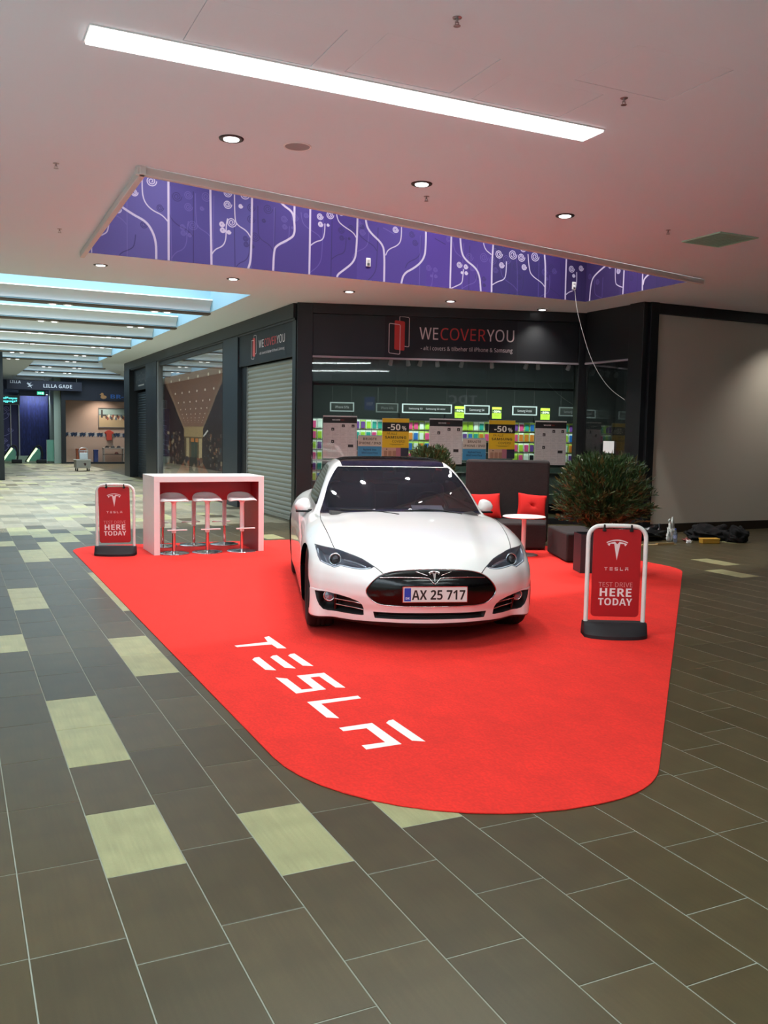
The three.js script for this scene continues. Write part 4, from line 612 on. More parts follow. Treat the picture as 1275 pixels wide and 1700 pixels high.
  // trolley in the corridor
  const c = thing('trolley', 'small beige trolley with a pale basket standing in the corridor', 'trolley', [4.62, 0, -36.85], 0.1);
  part('tray', rbox(0.56, 0.3, 0.4, 0.02, 0, 0.28, 0), std(0x8f8a7e, 0.6), c); part('tray_rim', extrude(roundRect(0.6, 0.44, 0.03), 0.03, 0.006, [roundRect(0.52, 0.36, 0.03)]).rotateX(-Math.PI / 2).translate(0, 0.42, 0), std(0xb9b7ac, 0.4), c);
  part('emblem', extrude([[-0.06, 0.02], [0.0, 0.06], [0.06, 0.03], [0.05, -0.03], [0.0, -0.06], [-0.03, 0.0]], 0.004).translate(0.05, 0.27, 0.2), std(0x3a1d18, 0.6), c);
  part('basket', [0, 1, 2, 3, 4, 5].map((i) => rbox(0.012, 0.36, 0.012, 0.004, -0.05 + i * 0.055, 0.62, -0.12)).concat([rbox(0.32, 0.014, 0.014, 0.004, 0.09, 0.8, -0.12), rbox(0.32, 0.014, 0.014, 0.004, 0.09, 0.62, -0.12), rbox(0.3, 0.26, 0.05, 0.02, 0.06, 0.58, -0.05)]), std(0xc6cccc, 0.4), c);
  part('handle_bar', tube([[-0.05, 0.42, -0.18], [-0.05, 0.84, -0.26], [0.25, 0.86, -0.26], [0.25, 0.42, -0.18]], 0.013, 40), M.steel, c);
  for (const [x, z] of [[-0.22, 0.15], [0.22, 0.15], [-0.22, -0.15], [0.22, -0.15]]) { const w = cyl(0.055, 0.055, 0.03, 0, 0, 0, 18); w.rotateZ(Math.PI / 2); w.translate(x, 0.055, z); part('wheel', w, M.rubber, c); part('fork', rbox(0.05, 0.09, 0.03, 0.006, x, 0.1, z), M.steel, c); }
}
// ------------------------------------------------------------------ carpet with its lettering
{
  const weave = texture(256, 256, (x, y) => { const v = 128 + 70 * (vnoise(x / 2, y / 2, 128, 128) - 0.5) + 40 * (vnoise(x / 9, y / 9, 28, 28) - 0.5); return [v, v, v]; }, false);
  const tone = texture(256, 256, (x, y) => { const v = 238 + 22 * (vnoise(x / 2, y / 3, 128, 85) - 0.5) + 14 * (vnoise(x / 30, y / 40, 8, 6) - 0.5); return [v, v, v]; });
  const t = thing('red_carpet', 'large bright red carpet with rounded corners and white lettering under the car', 'carpet');
  part('carpet_pile', flat(carpetOutline, 0.001, 0.007, [], 0.0025), std(0xf22a1d, 0.95, { map: tone, bumpMap: weave, bumpScale: 0.0012 }), t);
  const W = 0.066, a = [1.956, 2.022], m = [2.1, 2.166], h = [2.24, 2.306];
  const shapes = [
    [[1.957, -6.69], [1.963, -6.636], [2.238, -6.622], [2.24, -6.486], [2.304, -6.46], [2.31, -6.905], [2.262, -6.88], [2.237, -6.716]],
    [[a[0], -6.225], [a[0], -5.92], [a[1], -5.88], [a[1] + 0.004, -6.28], [a[0] + 0.034, -6.278]], [[m[0], -6.243], [m[0], -5.921], [m[1], -5.875], [m[1], -6.286], [m[0] + 0.034, -6.286]], [[h[0], -6.243], [h[0], -5.928], [h[1], -5.886], [h[1], -6.286], [h[0] + 0.034, -6.283]],
    [[1.957, -5.705], [1.957, -5.297], [2.17, -5.313], [2.176, -5.615], [2.243, -5.617], [2.243, -5.328], [2.302, -5.3], [2.31, -5.694], [2.106, -5.692], [2.1, -5.36], [2.022, -5.368], [2.022, -5.65]],
    [[1.957, -5.1], [1.954, -4.772], [2.018, -4.73], [2.025, -5.032], [2.3, -5.043], [2.304, -5.102]],
    [[1.95, -4.573], [1.95, -4.509], [2.092, -4.506], [2.088, -4.256], [1.95, -4.26], [1.947, -4.193], [2.158, -4.195], [2.16, -4.578]], [[2.235, -4.547], [2.235, -4.22], [2.297, -4.18], [2.3, -4.588], [2.267, -4.58]]];
  const vinyl = std(0xf2f0ea, 0.55);
  for (const s of shapes) part('white_letter', flat(s, 0.0070, 0.0012, [], 0.0003), vinyl, t);
}
// ------------------------------------------------------------------ emblem and word mark used on stand signs and on the car
const emblemOutlines = (() => {                                    // unit width 1, hanging down from y = 0
  const arc = (y0, sag, x0, x1, n = 14) => Array.from({ length: n + 1 }, (_, i) => { const x = x0 + (x1 - x0) * i / n; return [x, y0 - sag * x * x]; });
  const top = [...arc(0, 0.52, -0.5, 0.5), ...arc(-0.055, 0.5, 0.475, -0.475)];
  const body = [...arc(-0.1, 0.5, -0.455, -0.1, 6), [-0.1, -0.105], [0, -0.22], [0.1, -0.105], ...arc(-0.1, 0.5, 0.1, 0.455, 6), [0.38, -0.3], [0.34, -0.285], [0.32, -0.2], [0.14, -0.2], [0.0, -0.97], [-0.14, -0.2], [-0.32, -0.2], [-0.34, -0.285], [-0.38, -0.3]];
  return [top, body];
})();
// ------------------------------------------------------------------ stand signs
{
  const drawWord = (g, x, y, w, h) => {                              // wide-spaced square word mark
    const u = h / 5, cw = w * 0.13, gap = (w - 5 * cw) / 4; g.lineWidth = u; g.fillRect;
    const P = [(o) => { g.fillRect(o, y, cw, u); g.fillRect(o + cw / 2 - u / 2, y + u * 1.4, u, h - u * 1.4); }, (o) => [0, 2, 4].forEach((k) => g.fillRect(o, y + k * u, cw, u)), (o) => { [0, 2, 4].forEach((k) => g.fillRect(o, y + k * u, cw, u)); g.fillRect(o, y, u, 3 * u); g.fillRect(o + cw - u, y + 2 * u, u, 3 * u); }, (o) => { g.fillRect(o, y, u, h); g.fillRect(o, y + 4 * u, cw, u); }, (o) => { g.fillRect(o, y, cw, u); g.fillRect(o, y + 2 * u, cw, u); g.fillRect(o, y + 2 * u, u, 3 * u); g.fillRect(o + cw - u, y + 2 * u, u, 3 * u); }];
    P.forEach((f, i) => f(x + i * (cw + gap)));
  };
  const poster = print(512, 950, (g, w, h) => {
    const k = w / 0.4, X = (x) => w / 2 + x * k, Y = (y) => (0.905 - y) * k;
    g.fillStyle = '#b41219'; g.fillRect(0, 0, w, h); g.fillStyle = '#ecd9d8';
    for (const o of emblemOutlines) { g.beginPath(); o.forEach(([x, y], i) => g[i ? 'lineTo' : 'moveTo'](X(0.0 + x * 0.182), Y(0.818 + y * 0.182))); g.closePath(); g.fill(); }
    g.fillStyle = '#e5c7c6'; drawWord(g, X(-0.1), Y(0.583), 0.2 * k, 0.027 * k);
    g.fillStyle = '#d58a88'; fitText(g, 'TEST DRIVE', X(0), Y(0.436), 0.056 * k, 0.288 * k);
    g.fillStyle = '#f0e2e0'; fitText(g, 'HERE', X(0), Y(0.368), 0.098 * k, 0.283 * k, 'bold'); fitText(g, 'TODAY', X(0), Y(0.288), 0.084 * k, 0.288 * k, 'bold');
  });
  const t = thing('pavement_sign', 'swinging red test drive sign in a white tube frame standing right of the car', 'sign', [5.02, 0.008, -5.875], -27.5 * D2R);
  const tubePts = [[-0.24, 0.05, 0]]; for (let i = 0; i <= 4; i++) { const a = Math.PI - i / 4 * Math.PI / 2; tubePts.push([-0.14 + 0.1 * Math.cos(a), 0.83 + 0.1 * Math.sin(a), 0]); } for (let i = 0; i <= 4; i++) { const a = Math.PI / 2 - i / 4 * Math.PI / 2; tubePts.push([0.14 + 0.1 * Math.cos(a), 0.83 + 0.1 * Math.sin(a), 0]); } tubePts.push([0.24, 0.05, 0]);
  const line = new THREE.CurvePath(); for (let i = 1; i < tubePts.length; i++) line.add(new THREE.LineCurve3(new THREE.Vector3(...tubePts[i - 1]), new THREE.Vector3(...tubePts[i])));
  { const c = new THREE.CatmullRomCurve3(tubePts.flatMap((p, i) => i === 0 ? [p, [p[0], 0.4, 0], [p[0], 0.8, 0]] : i === tubePts.length - 1 ? [[p[0], 0.8, 0], [p[0], 0.4, 0], p] : [p]).map((p) => new THREE.Vector3(...p)), false, 'centripetal'); part('tube_frame', new THREE.TubeGeometry(c, 120, 0.0185, 14), phys(0xe9e7e2, 0.35), t); }
  const panel = part('sign_panel', extrude(roundRect(0.4, 0.742, 0.032), 0.012, 0.0015).translate(0, 0.534, -0.006), std(0xa51118, 0.5), t);
  const shape = new THREE.Shape(roundRect(0.394, 0.736, 0.03).map((p) => new THREE.Vector2(...p)));
  for (const s of [1, -1]) { const g = new THREE.ShapeGeometry(shape), p = g.attributes.position, uv = g.attributes.uv; for (let i = 0; i < p.count; i++) uv.setXY(i, p.getX(i) / 0.4 + 0.5, p.getY(i) / 0.742 + 0.5); if (s < 0) g.rotateY(Math.PI); g.translate(0, 0.534, s * 0.0064); part('panel_print', g, phys(0xffffff, 0.45, { map: poster }), panel); }
  for (const x of [-0.113, 0.113]) { part('clip', [rbox(0.016, 0.06, 0.05, 0.005, x, 0.915, 0), rbox(0.03, 0.018, 0.052, 0.006, x, 0.895, 0)], M.black, t); }
  const nx = 24, nz = 12, pos = [], idx = [];
  for (let i = 0; i <= nx; i++) for (let j = 0; j <= nz; j++) { const x = -0.262 + 0.524 * i / nx, d = 0.07 + 0.12 * Math.sqrt(Math.max(0, 1 - (x / 0.264) ** 2)), z = d * (2 * j / nz - 1), e = Math.min(1, (1 - Math.abs(2 * j / nz - 1)) * d / Math.max(0.03, d - 0.05)); pos.push(x, 0.028 + 0.092 * e * e * (3 - 2 * e) , z); }
  for (let i = 0; i < nx; i++) for (let j = 0; j < nz; j++) { const a = i * (nz + 1) + j, b = a + nz + 1; idx.push(a, a + 1, b, b, a + 1, b + 1); }
  const top = new THREE.BufferGeometry(); top.setAttribute('position', new THREE.Float32BufferAttribute(pos, 3)); top.setIndex(idx); top.computeVertexNormals();
  const rim = []; for (let i = 0; i <= nx; i++) rim.push([pos[(i * (nz + 1) + nz) * 3], pos[(i * (nz + 1) + nz) * 3 + 2]]); for (let i = nx; i >= 0; i--) rim.push([pos[i * (nz + 1) * 3], pos[i * (nz + 1) * 3 + 2]]);
  const skirt = flat(rim, 0, 0.028);
  const ends = [-1, 1].map((s) => { const e = []; const i = s < 0 ? 0 : nx; for (let j = 0; j <= nz; j++) { const o = (i * (nz + 1) + j) * 3; e.push([pos[o + 2], pos[o + 1]]); } e.push([pos[(i * (nz + 1) + nz) * 3 + 2], 0.01], [pos[i * (nz + 1) * 3 + 2], 0.01]); const g = extrude(e, 0.004); g.rotateY(-Math.PI / 2); g.translate(s < 0 ? -0.258 : 0.262, 0, 0); return g; });
  part('rubber_base', [top, skirt, ...ends], std(0x17161b, 0.7, { bumpMap: plaster, bumpScale: 0.0004 }), t);
  const c2 = copyOf(t, [1.94, 0.008, -12.19], -20 * D2R, 'swinging red test drive sign in a white tube frame standing left of the bar counter');
  c2.children[1].rotation.y = 0.05; c2.children[1].rotation.z = 0.02;
}
// ------------------------------------------------------------------ bar counter and stools
{
  const lam = phys(0xf0ecea, 0.35), red = std(0x9c1820, 0.45);
  const t = thing('bar_counter', 'white bar counter with thick end panels and a red inner apron', 'counter', [3.155, 0.008, -11.95]);
  const W = 1.516, Dp = 0.76;
  part('counter_top', rbox(W, 0.078, Dp, 0.004, 0, 1.013, -Dp / 2), lam, t);
  for (const s of [-1, 1]) { const leg = part('end_panel', rbox(0.077, 0.974, Dp, 0.003, s * (W / 2 - 0.0385), 0.487, -Dp / 2), lam, t); part('red_lining', box(0.003, 0.97, Dp - 0.012, s * (W / 2 - 0.079), 0.487, -Dp / 2), red, leg); }
  part('apron', [box(W - 0.164, 0.275, 0.03, 0, 0.836, -Dp / 2), box(W - 0.164, 0.004, Dp - 0.01, 0, 0.971, -Dp / 2)], red, t);
  // saddle seat, a closed shell
  const seat = (() => {
    const nr = 14, na = 48, p = [], ix = [];
    const surf = (top) => { const o = p.length / 3; for (let i = 0; i <= nr; i++) for (let j = 0; j <= na; j++) { const q = i / nr, a = j / na * 2 * Math.PI, c = Math.cos(a), s = Math.sin(a), se = Math.pow(Math.pow(Math.abs(c), 2.6) + Math.pow(Math.abs(s), 2.6), -1 / 2.6), x = 0.2 * q * c * se, z = 0.18 * q * s * se, rim = 0.776 - 0.046 * s - 0.05 * Math.pow(Math.abs(x) / 0.2, 4), yT = mixf(0.742, rim, q * q), yB = q < 0.22 ? 0.7 : mixf(0.7, rim - 0.012, Math.pow((q - 0.22) / 0.78, 0.62)); p.push(x, top ? yT : Math.min(yB, yT - 0.006 * (1 - q)), z); } for (let i = 0; i < nr; i++) for (let j = 0; j < na; j++) { const a = o + i * (na + 1) + j, b = a + na + 1; top ? ix.push(a, a + 1, b, b, a + 1, b + 1) : ix.push(a, b, a + 1, b, b + 1, a + 1); } return o; };
    const o1 = surf(true), o2 = surf(false); for (let j = 0; j < na; j++) { const a = o1 + nr * (na + 1) + j, b = o2 + nr * (na + 1) + j; ix.push(a, a + 1, b, b, a + 1, b + 1); }
    const g = new THREE.BufferGeometry(); g.setAttribute('position', new THREE.Float32BufferAttribute(p, 3)); g.setIndex(ix); g.computeVertexNormals(); return g;
  })();
  const s = thing('bar_stool', 'white saddle bar stool at the front of the counter, leftmost of three', 'bar stool', [2.685, 0.008, -12.07], 0, 'bar stools at the counter');
  const shell = phys(0xf1edec, 0.35);
  part('seat', seat, shell, s); part('seat_post', lathe([[0.05, 0.712], [0.034, 0.69], [0.031, 0.67], [0.031, 0.285], [0.029, 0.28]], 28), shell, s);
  part('gas_lift', cyl(0.024, 0.024, 0.28, 0, 0.15, 0, 28), M.chrome, s);
  part('base_plate', lathe([[0, 0.036], [0.03, 0.034], [0.06, 0.024], [0.16, 0.016], [0.2, 0.012], [0.207, 0.006], [0.206, 0], [0, 0]], 56), M.chrome, s);
  part('foot_rest', [rbox(0.27, 0.017, 0.034, 0.007, 0.02, 0.33, 0.11), rbox(0.034, 0.015, 0.1, 0.006, 0, 0.328, 0.06)], shell, s);
  [[3.142, -12.06, 0, 'white saddle bar stool at the front of the counter, middle of three'], [3.625, -12.04, 0, 'white saddle bar stool at the front of the counter, rightmost against the end panel'], [2.7, -12.87, Math.PI, 'white bar stool behind the counter, leftmost of three'], [3.16, -12.9, Math.PI, 'white bar stool behind the counter, middle of three'], [3.6, -12.85, Math.PI, 'white bar stool behind the counter, rightmost of three']].forEach(([x, z, a, l]) => copyOf(s, [x, 0.008, z], a, l));
}
// ------------------------------------------------------------------ lounge corner: sofa, cushions, table, bench, planters
{
  const cloth = texture(256, 256, (x, y) => { const v = 222 + 36 * (vnoise(x / 1.6, y / 1.6, 160, 160) - 0.5) + 16 * (vnoise(x / 12, y / 12, 21, 21) - 0.5); return [v, v, v]; });
  const fabric = std(0x37302f, 0.92, { map: cloth, bumpMap: cloth, bumpScale: 0.0008 });
  const TURN = -22 * D2R;
  const sofa = thing('high_back_sofa', 'dark grey high backed sofa with red cushions behind the car', 'sofa', [7.83, 0.008, -10.74], TURN);
  { const g = extrude([[-1.1, 0], [0, 0], [0.2, 0.76], [-1.02, 0.76]], 0.385, 0.03); g.rotateX(-Math.PI / 2); g.translate(0, 0.012, 0); part('seat_block', g, fabric, sofa); }
  part('high_back', rbox(1.3, 1.285, 0.15, 0.05, -0.41, 0.655, -0.85, 5), fabric, sofa);
  part('seam_piping', tube([[-1.0, 1.255, -0.78], [-0.4, 1.262, -0.776], [0.18, 1.255, -0.78]], 0.004, 30), std(0x2a272c, 0.9), sofa);
  for (const x of [-0.98, -0.06]) part('foot', cyl(0.025, 0.02, 0.014, x, 0.007, -0.1, 14), M.black, sofa);
  const pillow = (() => { const n = 22, p = [], ix = []; for (const s of [1, -1]) { const o = p.length / 3; for (let i = 0; i <= n; i++) for (let j = 0; j <= n; j++) { const u = 2 * i / n - 1, v = 2 * j / n - 1, pin = 1 - 0.07 * (1 - u * u) * v * v, pin2 = 1 - 0.07 * (1 - v * v) * u * u, puff = Math.pow(Math.max(0, (1 - u * u) * (1 - v * v)), 0.42), tuft = 0.045 * Math.exp(-(u * u + v * v) / 0.016) + 0.012 * Math.exp(-(u * u + v * v) / 0.09) * Math.abs(Math.sin(Math.atan2(v, u) * 4)); p.push(u * 0.225 * pin2, v * 0.195 * pin, s * (0.075 * puff - (s > 0 ? tuft : tuft))); } for (let i = 0; i < n; i++) for (let j = 0; j < n; j++) { const a = o + i * (n + 1) + j, b = a + n + 1; s > 0 ? ix.push(a, b, a + 1, b, b + 1, a + 1) : ix.push(a, a + 1, b, b, a + 1, b + 1); } } const g = new THREE.BufferGeometry(); g.setAttribute('position', new THREE.Float32BufferAttribute(p, 3)); g.setIndex(ix); g.computeVertexNormals(); return g; })();
  const redC = std(0xd81c14, 0.85, { bumpMap: cloth, bumpScale: 0.0006 });
  const onSofa = (x, y, z) => { const v = new THREE.Vector3(x, y, z).applyAxisAngle(new THREE.Vector3(0, 1, 0), TURN); return [7.83 + v.x, y, -10.74 + v.z]; };
  const cushion = (x, z, rz, label) => { const t = thing('cushion', label, 'cushion', onSofa(x, 0.405, z), TURN, 'red cushions on the sofa'); const c = part('cushion_cover', pillow, redC, t); c.position.set(0, 0.198, 0); c.rotation.set(-0.28, 0, rz); const b = part('button', new THREE.SphereGeometry(0.012, 12, 8), redC, c); b.scale.z = 0.5; b.position.z = 0.032; };
  cushion(-0.07, -0.62, -0.1, 'square red cushion with a tufted button at the right end of the sofa'); cushion(-0.78, -0.6, 0.04, 'red cushion at the left of the sofa partly hidden by the car');
  const tb = thing('round_table', 'small round white pedestal table in front of the sofa', 'table', [7.225, 0.008, -10.42]);
  part('table_top', lathe([[0, 0.551], [0.29, 0.551], [0.3, 0.545], [0.3, 0.535], [0.27, 0.527], [0, 0.525]], 56), phys(0xf2efec, 0.3), tb); part('pedestal', lathe([[0.07, 0.527], [0.032, 0.51], [0.03, 0.03], [0.045, 0.015]], 28), phys(0xefe9e6, 0.35), tb); part('foot_plate', lathe([[0, 0.018], [0.16, 0.014], [0.2, 0.008], [0.203, 0], [0, 0]], 48), std(0xc9c4c2, 0.3, { metalness: 0.7 }), tb);
  const be = thing('bench', 'low dark grey upholstered bench between sofa and planter', 'bench', [7.33, 0.008, -9.58], TURN);
  part('bench_block', rbox(0.52, 0.385, 1.03, 0.03, 0.26, 0.2, -0.515, 4), fabric, be); for (const [x, z] of [[0.06, -0.06], [0.46, -0.06], [0.06, -0.97], [0.46, -0.97]]) part('foot', cyl(0.025, 0.02, 0.012, x, 0.006, z, 14), M.black, be);
  // planters with leafy bushes
  const zinc = std(0x3d393d, 0.5, { metalness: 0.2 }), soil = std(0x1d1510, 1);
  const leafy = (seed, rx, ry, rz, stems, low) => {                   // lance-shaped leaves along arching stems
    const r = rng(seed), P = [], N = [], C = [], stemsG = [];
    const v = new THREE.Vector3(), d = new THREE.Vector3(), side = new THREE.Vector3(), up = new THREE.Vector3(), col = new THREE.Color();
    for (let s = 0; s < stems; s++) {
      const a = r() * 2 * Math.PI, el = Math.pow(r(), 0.75) * 1.9 - 0.35, R = 0.55 + 0.45 * Math.pow(r(), 0.5), tip = [Math.cos(a) * Math.cos(el * 0.82) * rx * R, ry * (0.42 + 0.62 * Math.sin(el) * R), Math.sin(a) * Math.cos(el * 0.82) * rz * R], root = [Math.cos(a) * 0.1 * rx, 0.0, Math.sin(a) * 0.1 * rz], mid = [tip[0] * 0.45, tip[1] * 0.62 + 0.08, tip[2] * 0.45];
      const c = new THREE.QuadraticBezierCurve3(new THREE.Vector3(...root), new THREE.Vector3(...mid), new THREE.Vector3(...tip));
      if (s % 5 === 0) stemsG.push(new THREE.TubeGeometry(c, 10, 0.004, 4));
      const n = 24 + Math.floor(r() * 14), brown = r() < (tip[1] < ry * 0.35 ? 0.5 : 0.12);
      for (let k = 0; k < n; k++) {
        const t = 0.22 + 0.8 * k / n; c.getPoint(Math.min(1, t), v); c.getTangent(Math.min(1, t), d);
        d.add(new THREE.Vector3(r() - 0.5, r() - 0.35, r() - 0.5).multiplyScalar(1.5)).normalize(); side.set(r() - 0.5, r() - 0.5, r() - 0.5).cross(d).normalize(); up.copy(d).cross(side);
        const L = 0.05 + 0.055 * r(), W = 0.0075 + 0.006 * r(), b = v.clone(), m = v.clone().addScaledVector(d, L * 0.45), e = v.clone().addScaledVector(d, L).addScaledVector(up, -0.008), l = m.clone().addScaledVector(side, W).addScaledVector(up, 0.003), q = m.clone().addScaledVector(side, -W).addScaledVector(up, 0.003);
        const g = r(); brown ? col.setRGB(0.075 + 0.05 * g, 0.06 + 0.03 * g, 0.02) : col.setRGB(0.022 + 0.035 * g, 0.05 + 0.055 * g, 0.015 + 0.015 * g);
        for (const tri of [[b, l, e], [b, e, q]]) { const nn = tri[1].clone().sub(tri[0]).cross(tri[2].clone().sub(tri[0])).normalize(); for (const w of tri) { P.push(w.x, w.y, w.z); N.push(nn.x, nn.y, nn.z); C.push(col.r, col.g, col.b); } }
      }
    }
    const g = new THREE.BufferGeometry(); g.setAttribute('position', new THREE.Float32BufferAttribute(P, 3)); g.setAttribute('normal', new THREE.Float32BufferAttribute(N, 3)); g.setAttribute('color', new THREE.Float32BufferAttribute(C, 3));
    return [g, mergeGeometries(stemsG.map((x) => x.toNonIndexed()))];
  };
  const leafM = std(0xffffff, 0.4, { vertexColors: true, side: THREE.DoubleSide }), stemM = std(0x3a2c1c, 0.9);
  const planter = (label, plantLabel, x, z, w, dpt, seed, rx, ry, rz, stems) => {
    const p = thing('planter', label, 'planter', [x, 0.008, z], TURN), h = 0.48;
    part('planter_box', [rbox(w, h, 0.02, 0.004, w / 2, h / 2, -0.01), rbox(w, h, 0.02, 0.004, w / 2, h / 2, -dpt + 0.01), rbox(0.02, h, dpt - 0.02, 0.004, 0.01, h / 2, -dpt / 2), rbox(0.02, h, dpt - 0.02, 0.004, w - 0.01, h / 2, -dpt / 2), box(w - 0.02, 0.02, dpt - 0.02, w / 2, 0.02, -dpt / 2)], zinc, p);
    part('soil', box(w - 0.05, 0.06, dpt - 0.05, w / 2, h - 0.07, -dpt / 2), soil, p);
    const c = new THREE.Vector3(w / 2, 0, -dpt / 2).applyAxisAngle(new THREE.Vector3(0, 1, 0), TURN), b = thing('bush', plantLabel, 'plant', [x + c.x, 0.008 + h - 0.045, z + c.z], TURN);
    const [g, st] = leafy(seed, rx, ry, rz, stems), f = part('foliage', g, leafM, b); f.userData.kind = 'stuff'; part('stems', st, stemM, b);
  };
  planter('tall dark grey planter box behind the right stand sign', 'large dense dark green bush with narrow leaves behind the right stand sign', 6.93, -8.77, 0.64, 0.32, 71, 0.64, 0.98, 0.5, 950);
  planter('dark grey planter box hidden behind the car by the shop window', 'smaller green bush rising behind the car roof in front of the window', 6.45, -12.4, 0.6, 0.32, 72, 0.44, 1.0, 0.36, 620);
}
// ------------------------------------------------------------------ bags and bits on the floor at the right
{
  const blob = (seed, a, b, c, rough) => { const g = new THREE.SphereGeometry(1, 40, 26), p = g.attributes.position, r = rng(seed), o = [r() * 50, r() * 50]; for (let i = 0; i < p.count; i++) { const x = p.getX(i), y = p.getY(i), z = p.getZ(i), n = 1 + rough * (vnoise(o[0] + 3 * x + 2 * z, o[1] + 3 * y - z) - 0.5) + rough * 0.5 * (vnoise(o[0] + 9 * x - z * 5, o[1] + 8 * y + 6 * z) - 0.5); p.setXYZ(i, x * a * n, Math.max(0, (y * 0.9 + 0.55) * b * n * 0.75), z * c * n); } g.computeVertexNormals(); return g; };
  const bin = phys(0x07070a, 0.3, { clearcoat: 0.4 }), coat = std(0x070506, 0.95);
  const b1 = thing('rubbish_bag', 'long black plastic bag lying against the dark pillar', 'bag', [10.3, 0, -11.5], -0.25); part('bag_body', blob(1, 0.5, 0.2, 0.3, 0.5), bin, b1); part('bag_knot', lathe([[0.0, 0.1], [0.03, 0.09], [0.02, 0.04], [0.05, 0]], 14).translate(0.35, 0.16, 0), bin, b1);
  const b2 = thing('dark_coat', 'dark bundled coat lying on the floor by the pale wall', 'coat', [11.5, 0, -11.1], -0.2); part('coat_body', blob(2, 0.46, 0.2, 0.32, 0.6), coat, b2); part('coat_sleeve', blob(3, 0.2, 0.2, 0.18, 0.5).translate(0.18, 0, 0.4), coat, b2);
  const y = thing('yellow_box', 'yellow box lying half under the dark coat', 'box', [11.0, 0, -10.66], -0.3); part('box_body', rbox(0.3, 0.075, 0.13, 0.012, 0, 0.0375, 0), std(0xb98a2a, 0.6), y); part('box_lid', rbox(0.305, 0.02, 0.135, 0.006, 0, 0.075, 0), std(0xc89a38, 0.6), y);
  const bt = thing('water_bottle', 'clear plastic bottle standing beside the black bag', 'bottle', [10.55, 0, -10.95]); part('bottle_body', lathe([[0, 0.002], [0.03, 0.0], [0.033, 0.01], [0.033, 0.14], [0.026, 0.17], [0.012, 0.19], [0.011, 0.205]], 24), phys(0xcfd6e6, 0.08, { transmission: 0.85, thickness: 0 }), bt); part('bottle_cap', cyl(0.014, 0.014, 0.018, 0, 0.214, 0, 16), std(0x3a4a9a, 0.5), bt); part('bottle_label', new THREE.CylinderGeometry(0.0336, 0.0336, 0.05, 24, 1, true).translate(0, 0.09, 0), std(0x8088a8, 0.6, { side: THREE.DoubleSide }), bt);
  const wb = thing('white_bag', 'crumpled white plastic bag sticking up from the black bag', 'bag', [10.62, 0.0, -11.12], 0.4); part('bag_body', blob(5, 0.12, 0.3, 0.06, 0.8), std(0xcfd2cc, 0.5, { side: THREE.DoubleSide }), wb); part('bag_handle', tube([[-0.03, 0.3, 0], [-0.1, 0.36, 0.01], [-0.13, 0.33, 0]], 0.012, 20), std(0xcfd2cc, 0.5), wb);
  const wd = thing('wood_strip', 'pale wooden strip lying on the floor beside the stand sign', 'wood', [9.98, 0, -10.72], -0.15); part('strip', rbox(0.62, 0.018, 0.07, 0.003, 0, 0.009, 0), std(0xb39c70, 0.7), wd); part('strip', rbox(0.3, 0.018, 0.06, 0.003, 0.12, 0.027, 0.005), std(0x8f7440, 0.7), wd);
  const sc = thing('paper_scrap', 'small crumpled white scrap on the floor by the bottle', 'scrap', [10.7, 0, -10.8]); part('scrap', blob(8, 0.05, 0.04, 0.035, 0.9), M.paper, sc);
  const rd = thing('red_scrap', 'small reddish scrap on the floor before the dark coat', 'scrap', [10.86, 0, -11.02]); part('scrap', blob(9, 0.07, 0.04, 0.04, 0.8), std(0x8a4a44, 0.7), rd);
}
